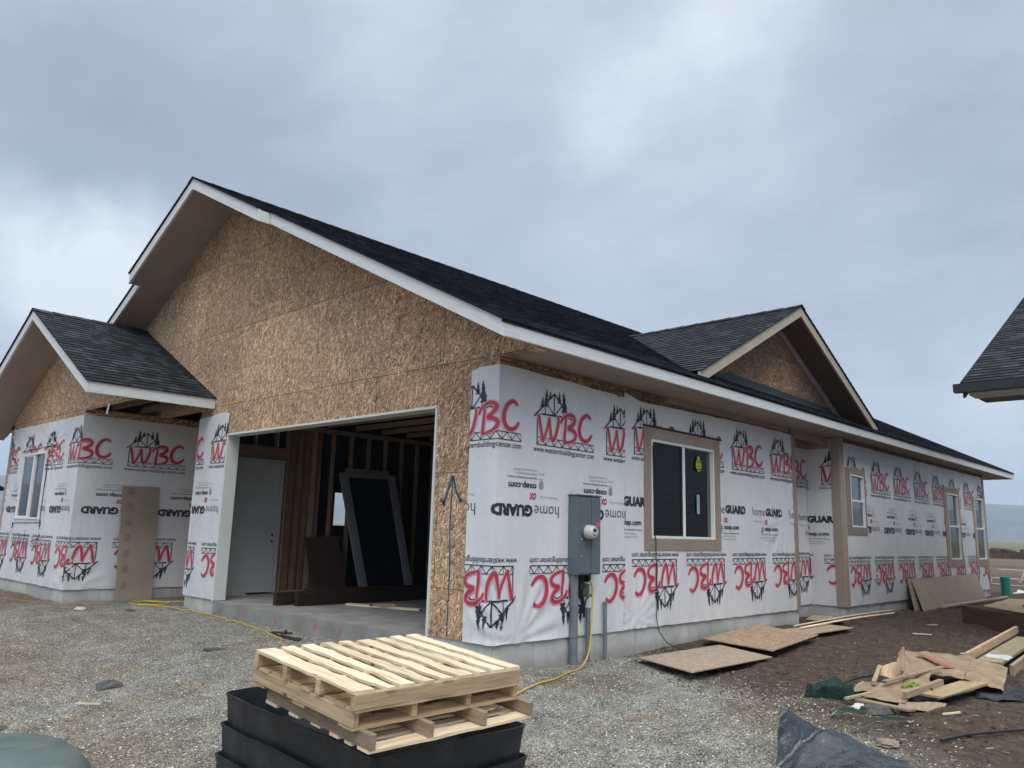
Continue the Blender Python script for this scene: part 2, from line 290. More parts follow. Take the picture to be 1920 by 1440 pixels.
# ------------------------------------------------------------------ mesh helper
class G:
    def __init__(s): s.v = []; s.f = []; s.uv = []; s.mi = []
    def face(s, pts, uvs=None, mi=0):
        i = len(s.v); s.v += [tuple(p) for p in pts]; s.f.append(list(range(i, i+len(pts)))); s.mi.append(mi)
        if uvs is None:
            a = Vector(pts[0]); e1 = Vector(pts[1])-a; e2 = Vector(pts[-1])-a
            if e1.length < 1e-9: e1 = Vector((1, 0, 0))
            if e2.length > e1.length: u = e2.normalized(); nn = e2.cross(e1)
            else: u = e1.normalized(); nn = e1.cross(e2)
            vv = nn.cross(u).normalized() if nn.length > 1e-12 else Vector((0, 0, 1))
            uvs = [((Vector(p)-a).dot(u)+a.x*.7+a.z, (Vector(p)-a).dot(vv)+a.y*.9) for p in pts]
        s.uv += [tuple(q) for q in uvs]
        return s
    def obox(s, c, ax, ay, az, mi=0, uvf=None):
        """box centred at c with half-axis vectors; uvs run along the longest axis"""
        c, ax, ay, az = Vector(c), Vector(ax), Vector(ay), Vector(az)
        o = Vector((random.random()*9, random.random()*9, 0)) if uvf is None else None
        L = sorted([ax, ay, az], key=lambda q: -q.length); l = L[0].normalized()
        for a, b_, c_ in ((ax, ay, az), (-ax, az, ay), (ay, az, ax), (-ay, ax, az), (az, ax, ay), (-az, ay, ax)):
            pts = [c+a-b_-c_, c+a+b_-c_, c+a+b_+c_, c+a-b_+c_]
            if uvf: uv = [uvf(p) for p in pts]
            else:
                q = b_ if abs(b_.normalized().dot(l)) > .9 else c_ if abs(c_.normalized().dot(l)) > .9 else b_
                r_ = c_ if q is b_ else b_
                uv = [((p-c).dot(q.normalized())+o.x, (p-c).dot(r_.normalized())+o.y) for p in pts]
            s.face(pts, uv, mi)
        return s
    def box(s, a, b, mi=0, uvf=None):
        a, b = Vector(a), Vector(b); h = (b-a)/2
        return s.obox((a+b)/2, (h.x, 0, 0), (0, h.y, 0), (0, 0, h.z), mi, uvf)
    def beam(s, p, q, wd, hgt, up=(0, 0, 1), mi=0, end=0.0):
        p, q = Vector(p), Vector(q); d = (q-p); L = d.length; d.normalize(); side = d.cross(Vector(up)).normalized(); u = side.cross(d).normalized()
        return s.obox((p+q)/2, d*(L/2+end), side*(wd/2), u*(hgt/2), mi)
    def prism(s, poly, ext, mi=0, uvf=None):
        """poly: 3D points (counter-clockwise seen from the -ext side... either way), extruded by vector ext"""
        e = Vector(ext); A = [Vector(p) for p in poly]; B = [p+e for p in A]
        s.face(A, [uvf(p) for p in A] if uvf else None, mi); s.face(B[::-1], [uvf(p) for p in B[::-1]] if uvf else None, mi)
        for i in range(len(A)):
            j = (i+1) % len(A); q = [A[j], A[i], B[i], B[j]]
            s.face(q, [uvf(p) for p in q] if uvf else None, mi)
        return s
    def tube(s, pts, r, seg=10, mi=0, cap=True, radii=None):
        pts = [Vector(p) for p in pts]; rings = []; t0 = (pts[1]-pts[0]).normalized(); up = Vector((0, 0, 1)) if abs(t0.z) < .9 else Vector((1, 0, 0))
        a = t0.cross(up).normalized(); L = 0
        for i, p in enumerate(pts):
            t = ((pts[min(i+1, len(pts)-1)]-pts[max(i-1, 0)])).normalized(); a = (a-t*a.dot(t)).normalized(); b_ = t.cross(a)
            rr = radii[i] if radii else r
            if i: L += (p-pts[i-1]).length
            rings.append(([p+(a*math.cos(2*math.pi*k/seg)+b_*math.sin(2*math.pi*k/seg))*rr for k in range(seg)], L))
        for (A, la), (B, lb) in zip(rings, rings[1:]):
            for k in range(seg):
                j = (k+1) % seg; s.face([A[k], A[j], B[j], B[k]], [(la, k*.02), (la, k*.02+.02), (lb, k*.02+.02), (lb, k*.02)], mi)
        if cap: s.face(rings[0][0][::-1], None, mi); s.face(rings[-1][0], None, mi)
        return s
    def cyl(s, a, b, r, seg=20, mi=0): return s.tube([a, b], r, seg, mi)
    def build(s, name, mats, parent=None, smooth=False, merge=True, bev=0.0):
        me = bpy.data.meshes.new(name); me.from_pydata(s.v, [], s.f)
        ul = me.uv_layers.new(name='UVMap'); ul.data.foreach_set('uv', [c for q in s.uv for c in q])
        me.polygons.foreach_set('material_index', s.mi)
        for mt in (mats if isinstance(mats, (list, tuple)) else [mats]): me.materials.append(mt)
        if merge:
            import bmesh
            bm = bmesh.new(); bm.from_mesh(me); bmesh.ops.remove_doubles(bm, verts=bm.verts, dist=1e-5)
            if not smooth or bev: bmesh.ops.recalc_face_normals(bm, faces=bm.faces)
            if bev:
                es = [e for e in bm.edges if len(e.link_faces) == 2 and e.calc_face_angle(0) > .5]
                bmesh.ops.bevel(bm, geom=es, offset=bev, segments=1, affect='EDGES')
            bm.to_mesh(me); bm.free()
        if smooth: me.polygons.foreach_set('use_smooth', [True]*len(me.polygons))
        me.update()
        o = bpy.data.objects.new(name, me); col.objects.link(o)
        if parent is not None: o.parent = parent; o.matrix_parent_inverse = parent.matrix_world.inverted()
        return o
def empty(name, loc=(0, 0, 0), rot=(0, 0, 0)):
    o = bpy.data.objects.new(name, None); col.objects.link(o); o.location = loc; o.rotation_euler = rot; o.empty_display_size = .2
    o.matrix_world = Matrix.Translation(loc) @ Matrix(((1,0,0,0),(0,1,0,0),(0,0,1,0),(0,0,0,1))) if rot == (0, 0, 0) else Matrix.LocRotScale(Vector(loc), __import__('mathutils').Euler(rot), None)
    return o
def tag(o, label=None, cat=None, group=None, kind=None):
    if label: o['label'] = label
    if cat: o['category'] = cat
    if group: o['group'] = group
    if kind: o['kind'] = kind
    return o
def nz(x, y, z=0.0): return mn.noise(Vector((x, y, z)))
# ------------------------------------------------------------------ terrain
def sm(a, b, x):
    t = min(1, max(0, (x-a)/(b-a))); return t*t*(3-2*t)
def gbase(x, y):
    t = max(0.0, -y+.35*max(x, 0)-.3); k = .1*(.35+.65*sm(-9, -1.5, x))
    h = -.225-min(t*k, .40); h += .05*sm(-4, -9, x)
    h -= .075*math.exp(-((x-.4)**2+(y-1.8)**2)/3.0); h += .05*sm(4, 9, y)*sm(-1, 1, x)
    return h
def ground_h(x, y):
    h = gbase(x, y); r = math.hypot(x, y)
    mud = sm(1.2, 3.0, y+.62*x-.6)*(1 if x > -.2 else 0)
    if r < 80:
        h += .022*nz(x*.9, y*.9)+.018*nz(x*2.7, y*2.7, 4)+.012*nz(x*6, y*6, 9); rt = (x+y*.55+.25*nz(y*.3, 2)); h -= .03*math.exp(-((rt+4.2)/.22)**2)*sm(0, -1, y)+.025*math.exp(-((rt+6.0)/.2)**2)*sm(0, -1, y)
        if x > .35: h += mud*(.035*nz(x*1.7, y*1.2, 2)+.03*nz(x*4.3, y*3.4, 7)+.014*nz(x*11, y*9, 3))
        h += .05*math.exp(-((x-3.9)**2+(y-1.35)**2)/.12)+.07*math.exp(-((x-3.75)**2+(y-1.2)**2)/.05)
    if r > 25: h += .25*nz(x*.05, y*.05, 3)*sm(25, 60, r)
    if r > 150: h += (r-150)*.0072
    return h
def axis(lo, hi, step, far, growth=1.22):
    a = list(np.arange(lo, hi+1e-6, step)); s = step
    x = hi
    while x < far: s *= growth; x += s; a.append(x)
    x = lo; s = step; pre = []
    while x > -far: s *= growth; x -= s; pre.append(x)
    return pre[::-1]+a
xs = axis(-13, 8, .085, 4200); ys = axis(-6.5, 13, .085, 4200)
nx, ny = len(xs), len(ys)
V = [(x, y, ground_h(x, y)) for y in ys for x in xs]
Fc = [(j*nx+i, j*nx+i+1, (j+1)*nx+i+1, (j+1)*nx+i) for j in range(ny-1) for i in range(nx-1)]
me = bpy.data.meshes.new('ground'); me.from_pydata(V, [], Fc); me.materials.append(GROUND); me.polygons.foreach_set('use_smooth', [True]*len(me.polygons))
gro = bpy.data.objects.new('ground', me); col.objects.link(gro); tag(gro, 'gravel and dark soil building plot running out to bare fields', kind='structure')
# hills
def hill_mat(n, b):
    v = n.n('ShaderNodeTexCoord').outputs['Object']; a = n.noise(v, .006, 8, .65, .6).outputs[0]; c = n.noise(v, .03, 6, .7).outputs[0]
    x = n.mix(n.sstep(a, .42, .56), (.022, .032, .028), (.12, .11, .075)); return n.mix(n.mth('MULTIPLY', n.sstep(c, .45, .6), .6), x, (.018, .026, .024))
HILL = mat('hillside', hill_mat, .95, .1)
g = G(); HV = []; na = 260; nr = 14
for j in range(nr):
    t = j/(nr-1)
    for i in range(na+1):
        th = 2*math.pi*i/na; rr = 2500+1100*t
        prof = 150+34*math.sin(th*3+.7)+16*nz(math.cos(th)*7, math.sin(th)*7)+9*nz(math.cos(th)*30, math.sin(th)*30)+4*nz(math.cos(th)*120, math.sin(th)*120)
        base = 14; z = base+prof*(math.sin(t*math.pi/2)**.8)+10*nz(math.cos(th)*60, math.sin(th)*60, t*6)*t*(1-t)*3
        HV.append((rr*math.cos(th), rr*math.sin(th), z if j else -5))
for j in range(nr-1):
    for i in range(na): g.f.append([j*(na+1)+i, j*(na+1)+i+1, (j+1)*(na+1)+i+1, (j+1)*(na+1)+i]); g.mi.append(0); g.uv += [(0, 0)]*4
g.v = HV; tag(g.build('hills', HILL, smooth=True, merge=False), 'blue hazy wooded hills on the horizon', kind='structure')
# ------------------------------------------------------------------ print templates for the house wrap (2D, metres; material 1 red 2 pink 3 black 4 grey)
def text_tris(body, width=None, height=None, offset=0.0, shear=0.0, space=1.0, align='LEFT'):
    c = bpy.data.curves.new('t', 'FONT'); c.body = body; c.size = 1.0; c.resolution_u = 2; c.offset = offset; c.shear = shear; c.space_character = space
    o = bpy.data.objects.new('t', c); col.objects.link(o); dg = bpy.context.evaluated_depsgraph_get(); dg.update(); me = o.evaluated_get(dg).to_mesh(); me.calc_loop_triangles()
    vs = [(v.co.x, v.co.y) for v in me.vertices]; tr = [[vs[i] for i in t.vertices] for t in me.loop_triangles]
    o.evaluated_get(dg).to_mesh_clear(); bpy.data.objects.remove(o); bpy.data.curves.remove(c)
    x0 = min(p[0] for t in tr for p in t); x1 = max(p[0] for t in tr for p in t); y0 = min(p[1] for t in tr for p in t); y1 = max(p[1] for t in tr for p in t)
    kx = width/(x1-x0) if width else 1; ky = height/(y1-y0) if height else kx
    if not width: kx = ky
    return [[((p[0]-x0)*kx, (p[1]-y0)*ky) for p in t] for t in tr]
def place(tr, x, y): return [[(p[0]+x, p[1]+y) for p in t] for t in tr]
def smooth_line(pts, n=5):
    P = [Vector((*p, 0)) for p in pts]; o = []
    for i in range(len(P)-1):
        a, b_, c, d = P[max(i-1, 0)], P[i], P[i+1], P[min(i+2, len(P)-1)]
        for k in range(n):
            t = k/n; q = .5*((2*b_)+(c-a)*t+(2*a-5*b_+4*c-d)*t*t+(3*b_-a-3*c+d)*t**3); o.append((q.x, q.y))
    o.append(tuple(P[-1][:2])); return o
def ribbon(pts, wd, taper=None, sm_=True):
    q = smooth_line(pts) if sm_ and len(pts) > 2 else pts; out = []; L = []; n = len(q)
    for i, p in enumerate(q):
        a = q[max(i-1, 0)]; b_ = q[min(i+1, n-1)]; dx, dy = b_[0]-a[0], b_[1]-a[1]; l = math.hypot(dx, dy) or 1
        t = i/(n-1); wv = (taper(t) if taper else 1)*wd/2; L.append(((p[0]-dy/l*wv, p[1]+dx/l*wv), (p[0]+dy/l*wv, p[1]-dx/l*wv)))
    for (a, b_), (c, d) in zip(L, L[1:]): out += [[a, b_, d], [a, d, c]]
    return out
def seg(*pts, wd=.012): 
    o = []
    for a, b_ in zip(pts, pts[1:]):
        n_ = max(1, int(math.dist(a, b_)/.035)); o += ribbon([(a[0]+(b_[0]-a[0])*i/n_, a[1]+(b_[1]-a[1])*i/n_) for i in range(n_+1)], wd, sm_=False)
    return o
def tree2(x, top, bot, wd, lean=0.0):
    wd *= 1.75; o = [[(x-.004, bot), (x+.004, bot), (x, top)]]; n = 5; h = top-bot
    for k in range(n):
        t0 = k/n; yb = top-h*(k+1)/n-h*.04; yt = top-h*k/n+h*(.10 if k else 0); ww = wd*(.16+.84*(k+1)/n)/2; cx = x+lean*(k+.5)/n
        o += [[(cx-ww, yb), (cx+ww*(1 if k % 2 else .75), yb+h*.02), (cx, yt+h*.04)]]
    return o
LW = [((.014, .339), (.048, .215), (.089, .040)), ((.089, .040), (.117, .096), (.168, .213), (.200, .318)), ((.200, .318), (.211, .202), (.228, .115), (.258, .07), (.3, .123), (.334, .216), (.351, .3), (.333, .358))]
LB1 = [(.389, .272), (.42, .328), (.495, .375), (.572, .389), (.625, .37), (.639, .33), (.601, .28), (.528, .235), (.602, .221), (.655, .186), (.65, .135), (.605, .097), (.54, .078), (.465, .062)]
LB2 = [(.477, .331), (.473, .24), (.462, .157), (.458, .055)]
LC = [(.934, .380), (.906, .409), (.851, .419), (.784, .377), (.739, .304), (.727, .227), (.748, .162), (.802, .122), (.87, .124), (.924, .159), (.957, .205)]
URL = text_tris('www.westernbuildingcenter.com', width=1.062, height=.082, offset=.006)
def red_strokes(extra):
    o = []
    o += ribbon(LW[0], .046+extra, lambda t: 1.0-.25*t); o += ribbon(LW[1], .034+extra, lambda t: .8+.3*t); o += ribbon(LW[2], .036+extra, lambda t: .75+.45*math.sin(t*3.1))
    o += ribbon(LB1, .040+extra, lambda t: .72+.5*math.sin(min(1, t*1.05)*3.1)); o += ribbon(LB2, .044+extra, lambda t: .7+.4*t); o += ribbon(LC, .044+extra, lambda t: .62+.55*math.sin(t*3.1))
    return o
LOGO = []
k = seg((-.002, .335), (-.002, .0), wd=.016)+seg((-.052, .308), (.281, .595), (.508, .389), wd=.020)+seg((.062, .343), (.426, .350), wd=.020)+seg((.28, .586), (.278, .352), wd=.016)
k += seg((.148, .477), (.277, .352), wd=.015)+seg((.41, .476), (.291, .353), wd=.015)+seg((.127, .458), (.127, .350), wd=.015)+seg((.434, .458), (.432, .35), wd=.015)
k += ribbon([(.40, .347), (.483, .342), (.56, .352), (.613, .312)], .018)
for tr in ((.152, .632, .44, .062, -.01), (.214, .617, .53, .04, -.004), (.086, .535, .42, .045, -.01), (.365, .630, .50, .045, .004), (.434, .636, .41, .072, .03)): k += tree2(*tr)
k += seg((0, .004), (.996, .004), wd=.010)+seg((0, .084), (.996, .084), wd=.009)+seg((.996, 0), (.996, .088), wd=.006)
nb = 7
for i in range(nb):
    a = i/nb*.996; b_ = (i+1)/nb*.996; mcx = (a+b_)/2
    k += seg((a, .004), (mcx, .084), (b_, .004), wd=.009)+seg((b_, .004), (b_, .084), wd=.006)
LOGO.append((3, k, 0)); LOGO.append((3, place(URL, -.06, -.095), 0)); LOGO.append((2, red_strokes(.022), 1)); LOGO.append((1, red_strokes(0), 2.6))
MID = []
MID.append((3, place(text_tris('home', width=.40, height=.125, offset=-.010), 0, 0), 0))
MID.append((3, place(text_tris('GUARD', width=.60, height=.125, offset=.062), .425, 0), 0))
MID.append((4, place(text_tris('Manufactured by', width=.30, height=.034), .02, -.105), 0))
MID.append((1, place(text_tris('OX', width=.115, height=.075, offset=.05, shear=.2), .375, -.13), 0))
MID.append((3, place(text_tris('oxep.com', width=.44, height=.070, offset=.03), .375, -.245), 0))
MID.append((3, ribbon([(.30+.033*math.cos(a*math.pi/8), -.215+.04*math.sin(a*math.pi/8)) for a in range(17)], .008, sm_=False)+place(text_tris('3', width=.028, height=.045, offset=.03), .286, -.237), 0))
MID.append((3, place(text_tris('Standard Building Products', width=.46, height=.026, offset=.01), .37, -.295), 0))
MID.append((4, place(text_tris('AC38 Water Resistive', width=.34, height=.024, offset=.01), .37, -.335), 0)); MID.append((4, place(text_tris('www.intertek 20 45 HI', width=.36, height=.024, offset=.01), .37, -.375), 0))
MID.append((4, place(text_tris('listed', width=.08, height=.022, offset=.01), .27, -.285), 0)); MID.append((4, place(text_tris('ESR 1234', width=.10, height=.022, offset=.01), .25, -.345), 0))
def clip_poly(poly, r):
    for ax, lim, sg in ((0, r[0], 1), (0, r[1], -1), (1, r[2], 1), (1, r[3], -1)):
        o = []
        for i in range(len(poly)):
            a, b_ = poly[i], poly[(i+1) % len(poly)]; da, db = (a[ax]-lim)*sg, (b_[ax]-lim)*sg
            if da >= 0: o.append(a)
            if (da > 0) != (db > 0) and abs(da-db) > 1e-12:
                t = da/(da-db); o.append((a[0]+(b_[0]-a[0])*t, a[1]+(b_[1]-a[1])*t))
        poly = o
        if len(poly) < 3: return None
    return poly
def cells(s0, s1, z0, z1, holes, cuts=()):
    S = sorted({s0, s1, *[min(max(h[i], s0), s1) for h in holes for i in (0, 1)], *[c for c in cuts if s0 < c < s1]}); Z = sorted({z0, z1, *[min(max(h[i], z0), z1) for h in holes for i in (2, 3)]})
    o = []
    for a, b_ in zip(S, S[1:]):
        for c, d in zip(Z, Z[1:]):
            mx, mz = (a+b_)/2, (c+d)/2
            if b_-a < 1e-6 or d-c < 1e-6 or any(h[0] < mx < h[1] and h[2] < mz < h[3] for h in holes): continue
            o.append((a, b_, c, d))
    return o
FOLDX = .013
def wrap_sheet(label, parent, path, s0, s1, z0, z1, prints, holes=(), res=.035, fans=(), amp=1.0, seed=0, topf=None, stap=(1.03, 1.86), name='house_wrap'):
    """path: list of (s_start, origin, direction, outward normal); s runs along it"""
    def frame(s):
        k = path[0]
        for p in path:
            if s >= p[0]-1e-9: k = p
        return k
    def disp(s, z):
        h = .0065*nz(s*2.6+seed, z*.9, 1)+.0030*nz(s*9+seed, z*2.4, 5)+.0016*nz(s*5+z*9, z*4-s*7, seed)
        for fs, fz, A, ln in fans:
            dx, dz = s-fs, z-fz; d = math.hypot(dx, dz)
            if d < ln: h += 1.7*A*math.sin(math.atan2(dz, dx)*17+fs*7+2*nz(math.atan2(dz, dx)*2, fs))*sm(ln, ln*.35, d)*sm(0, .08, d)
        ed = min(abs(s-s0), abs(s-s1), abs(z-z0))
        h += .004*math.sin(s*21+seed)*sm(.10, 0, abs(z-z0)) if ed < .1 else 0
        return max(h*amp, -.0095)
    def pt(s, z, off):
        p = frame(s); fold = min([abs(s-q[0]) for q in path[1:]] or [9]); return Vector(p[1])+Vector(p[2])*(s-p[0])+Vector((0, 0, z))+Vector(p[3])*(.013+disp(s, z)*sm(0, .05, fold)+off)
    gg = G(); cuts = [p[0] for p in path[1:]]; c0 = cuts[0] if cuts else 0
    for a, b_, c, d in cells(s0, s1, z0, z1, holes, cuts):
        ns, nzz = max(1, int((b_-a)/res)), max(1, int((d-c)/res)); mid = (a+b_)/2; P = frame(mid)
        base = len(gg.v)
        for j in range(nzz+1):
            for i in range(ns+1):
                s = a+(b_-a)*i/ns; z = c+(d-c)*j/nzz
                if topf and abs(z-z1) < 1e-6: z += topf(s)
                if abs(z-z0) < 1e-6: z += .006*nz(s*4, seed)
                fold = min([abs(s-q[0]) for q in path[1:]] or [9])
                q = Vector(P[1])+Vector(P[2])*(s-P[0]+(FOLDX*(1 if mid < c0 else -1)*sm(.05, 0, fold) if cuts else 0))+Vector((0, 0, z))+Vector(P[3])*(.013+disp(s, z)*sm(0, .05, fold)); gg.v.append(tuple(q))
                gg.uv_v = getattr(gg, 'uv_v', []); gg.uv_v.append((s+seed*3.1, z))
        for j in range(nzz):
            for i in range(ns):
                f = [base+j*(ns+1)+i, base+j*(ns+1)+i+1, base+(j+1)*(ns+1)+i+1, base+(j+1)*(ns+1)+i]
                gg.f.append(f); gg.mi.append(0); gg.uv += [gg.uv_v[q] for q in f]
    nsheet = len(gg.f)
    regs = cells(s0, s1, z0, z1, holes, cuts)
    st = []
    for zz in stap:
        s = s0+.12
        while s < s1:
            q = (s+random.uniform(-.02, .02), zz+random.uniform(-.015, .015)); st.append([q, (q[0]+.008, q[1]), (q[0]+.008, q[1]+.01), (q[0], q[1]+.01)]); s += .2
    items = [([(4, st, 0)], 0, 0, False)]+list(prints)
    for tile, ps, pz, flip in items:
        for mi, tris, lay in tile:
            off = .0045+.0013*lay
            xs_ = [p[0] for t in tris for p in t]
            if not xs_: continue
            for t in tris:
                q = [((ps-p[0]) if flip else (ps+p[0]), (pz-p[1]) if flip else (pz+p[1])) for p in t]
                bx0, bx1 = min(p[0] for p in q), max(p[0] for p in q); bz0, bz1 = min(p[1] for p in q), max(p[1] for p in q)
                if bx1 < s0 or bx0 > s1: continue
                for r in regs:
                    if bx1 <= r[0] or bx0 >= r[1] or bz1 <= r[2] or bz0 >= r[3]: continue
                    c = q if (bx0 >= r[0] and bx1 <= r[1] and bz0 >= r[2] and bz1 <= r[3]) else clip_poly(q, r)
                    if not c: continue
                    e = 1e-5; P = frame((r[0]+r[1])/2); base = len(gg.v)
                    for (s, z) in c:
                        fold = min([abs(s-k_[0]) for k_ in path[1:]] or [9])
                        mm_ = (r[0]+r[1])/2; gg.v.append(tuple(Vector(P[1])+Vector(P[2])*(s-P[0]+((FOLDX+off)*(1 if mm_ < c0 else -1)*sm(.05, 0, fold) if cuts else 0))+Vector((0, 0, z))+Vector(P[3])*(.013+disp(s, z)*sm(0, .05, fold)+off)))
                        gg.uv.append((s+seed*3.1, z))
                    gg.f.append(list(range(base, base+len(c)))); gg.mi.append(mi)
    o = gg.build(name, [WRAP, P_RED, P_PINK, P_BLK, P_GRY], parent, smooth=True, merge=False)
    if label: o['label'] = label
    return o
def rep(tile, start, z, flip, lo, hi, T=1.255):
    o = []; k = math.floor((lo-start)/T)-2
    while start+k*T < hi+T+.2:
        o.append((tile, start+k*T, z, flip)); k += 1
    return o
# ------------------------------------------------------------------ THE HOUSE
XE, ZE, XP, ZP = .6225, 3.0855, -6.2508, 6.5329
SL = (ZP-ZE)/(XE-XP)
YF, YF2, YB = -.6078, -.7876, 19.83
L, X2, YC1, YJ = 18.09, .227, 7.06, 8.42
XRC = -.385
XG, XR, XL, HT = -6.814, -.9577, -5.838, 2.46
XW, YW, XLW = -8.466, -1.2234, -12.434
def roofz(x): return ZP-SL*abs(x-XP)
house = empty('house'); tag(house, 'unfinished single storey house in white building wrap with bare particle board garage gable', 'house')
fuvx = lambda p: (p[0], p[2]); fuvy = lambda p: (p[1], p[2])
def wall_cells(gg, axis_, fixed, th, s0, s1, z0, z1, holes, mi=0):
    for a, b_, c, d in cells(s0, s1, z0, z1, holes):
        if axis_ == 'x': gg.box((a, min(fixed, fixed+th), c), (b_, max(fixed, fixed+th), d), mi, fuvx)
        else: gg.box((min(fixed, fixed+th), a, c), (max(fixed, fixed+th), b_, d), mi, fuvy)
# foundation
g = G(); fi = .012
g.box((XL, fi, -.8), (XR, .2, -.035))                                   # under the opening
g.box((XR, fi, -.8), (-fi, .2, -.0)); g.box((XG+fi, fi, -.8), (XL, .2, -.0))
g.box((-.2, .2, -.8), (-fi, YC1-.0, -.0)); g.box((-.6, YC1, -.8), (XRC-fi, YJ+.012, -.0)); g.box((XRC-fi, YJ+fi, -.8), (X2-fi, YJ+.2, -.0)); g.box((-.6, YC1-.2, -.8), (-.2, YC1, 0))
g.box((X2-.2, YJ+.2, -.8), (X2-fi, L-fi, -.0))
g.box((XW-.2, YW+.2, -.8), (XW-fi, .95, 0)); g.box((XLW+fi, YW+fi, -.8), (XW-fi, YW+.2, 0)); g.box((XLW+fi, YW+.2, -.8), (XLW+.2, L, 0)); g.box((XW-fi, .76, -.8), (XG+.2, .95, 0)); g.box((XG+fi, .2, -.8), (XG+.2, .76, 0)); g.box((XLW+.2, L-.2, -.8), (X2-.2, L-fi, 0))
FOUND = mat('foundation_concrete', f_concrete, .85, .25)
g.build('foundation', FOUND, house)
g = G(); g.box((XG+.21, .2, -.2), (-.21, 7.3, -.022)); g.box((XL+.002, .0, -.45), (XR-.002, .2, -.02)); g.build('garage_slab', SLABM, house)
g = G(); g.box((XLW+.2, .95, -.2), (XG+.2, L-.2, -.03)); g.build('floor_slab', CONC, house)
for xx, zz, rr in ((-4.9, -.12, .03), (-4.05, -.13, .035), (-3.1, -.12, .04), (-2.55, -.14, .03), (-3.6, -.16, .022)):
    g = G(); g.face([(xx+rr*math.cos(a)*(.7+.3*math.sin(a*3)), -.004, zz+rr*.8*math.sin(a)) for a in [i*math.pi/6 for i in range(12)]]); g.build('paint_mark', solid('marking_paint', (.62, .10, .16), .8), house)
# walls: OSB sheathing
TH = .16
g = G()
g.box((XG, 0, 0), (XL, TH, HT), 0, fuvx); g.box((XR, 0, 0), (0, TH, HT), 0, fuvx)
gz = lambda x: roofz(x)-.19
g.prism([(XG, 0, HT), (0, 0, HT), (0, 0, 2.93), (XE-.03, 0, 2.935), (XE-.03, 0, gz(XE)+.12), (XP, 0, gz(XP)+.1), (-12.6, 0, gz(-12.6)+.1), (-12.6, 0, 2.95), (XG, 0, 2.95)][::-1], (0, TH, 0), 0, fuvx)
g.build('osb_wall', OSB, house)['label'] = 'bare particle board wall around and above the open garage doorway'
g = G(); W1 = (2.74, 4.41, 1.04, 2.37)
wall_cells(g, 'y', 0, -TH, TH, YC1, 0, 2.93, [W1]); g.box((XRC-.05, YC1-.01, 0), (-TH, YC1, 2.93), 0, fuvy)
wall_cells(g, 'y', XRC, -TH, YC1, YJ, 0, 2.93, []); g.box((XRC, YJ, 0), (X2, YJ+TH, 2.93), 0, fuvx)
W2 = (8.83, 9.50, 1.36, 2.31); W3 = (14.74, 15.62, .76, 2.29); W4 = (17.10, 17.93, .75, 2.29)
wall_cells(g, 'y', X2, -TH, YJ+TH, L, 0, 2.93, [W2, W3, W4])
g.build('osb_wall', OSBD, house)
g = G(); W5 = (-11.5, -10.12, 1.10, 2.31)
wall_cells(g, 'x', YW, TH, XLW, XW, 0, 2.95, [W5]); wall_cells(g, 'y', XW, -TH, YW+TH, .95, 0, 2.95, [])
wall_cells(g, 'y', XLW, TH, YW+TH, L, 0, 2.95, [(6.35, 7.2, 1.16, 2.02)]); g.prism([(XLW, L, 0), (X2, L, 0), (X2, L, 2.95), (XE-.05, L, 2.95), (XE-.05, L, gz(XE)+.1), (XP, L, gz(XP)+.1), (-12.95, L, gz(-12.95)+.1), (XLW, L, 2.9)], (0, -TH, 0), 0, fuvx); g.box((XLW, .02, 2.951), (XLW+TH, L-TH-.01, 3.40), 0, fuvy)
g.box((XW, .78, 0), (XG, .78+TH, 2.95), 0, fuvx); g.box((XG, TH, 0), (XG+.012, .78, 2.95), 0, fuvy)
g.build('osb_wall', OSB, house)
# wing gable panel
XPW, ZPW, XEW, ZEW, YOW = -9.5026, 4.674, -6.364, 3.0757, -1.93
SW = (ZPW-ZEW)/(XEW-XPW)
rw = lambda x: ZPW-SW*abs(x-XPW)
XEWL = -13.1
g = G(); g.prism([(XLW, YW, 2.95), (XW, YW, 2.95), (XW, YW, 2.915), (-6.62, YW, 2.915), (XEW-.03, YW, rw(XEW)-.11), (XPW, YW, rw(XPW)-.11), (XEWL+.1, YW, rw(XEWL)-.11), (XEWL+.1, YW, 2.9)][::-1], (0, .02, 0), 0, fuvx)
g.build('gable_panel', mat('osb_light', osb((1.30, 1.22, 1.12)), .75, .2), house)
# roofs with real shingle courses
def slope(gg, A, B, C_, D, expo=.143, th=.012, steps=.006):
    """A,B eave ends, D,C ridge ends (A->D is up-slope)"""
    A, B, C_, D = map(Vector, (A, B, C_, D)); n_ = int(round((D-A).length/expo)); nrm = (B-A).cross(D-A).normalized()
    if nrm.z < 0: nrm = -nrm
    Lh = (B-A).length; u = (B-A).normalized()
    for i in range(n_):
        t0, t1 = i/n_, (i+1)/n_; P = [A.lerp(D, t0), B.lerp(C_, t0), B.lerp(C_, t1), A.lerp(D, t1)]
        lo = nrm*(th+steps); hi = nrm*th*.6; cols = max(1, int(Lh/1.0)); jit = random.uniform(-.001, .001)
        top = [P[0]+lo, P[1]+lo, P[2]+hi, P[3]+hi]
        def U_(p, v_): return ((p-A).dot(u)+i*.071, i*expo+v_)
        gg.face(top, [U_(P[0], .004), U_(P[1], .004), U_(P[2], expo-.002), U_(P[3], expo-.002)])
        gg.face([P[0]-nrm*.0+hi*0, P[1], P[1]+lo, P[0]+lo], [U_(P[0], 0), U_(P[1], 0), U_(P[1], .012), U_(P[0], .012)])
    gg.face([A, B, C_, D][::-1], [(0, 0)]*4)
    gg.face([A, D, D+nrm*.012, A+nrm*.018], [(0, 0)]*4); gg.face([B, C_, C_+nrm*.012, B+nrm*.018], [(0, 0)]*4)
OV = .025
def rp(x, y): return (x, y, roofz(x)+.004)
g = G()
XU0, XU1 = -8.50, -4.00
g2 = G()
slope(g, rp(XE+OV, YF-OV), rp(XE+OV, YB), rp(XP, YB), rp(XP, YF-OV))
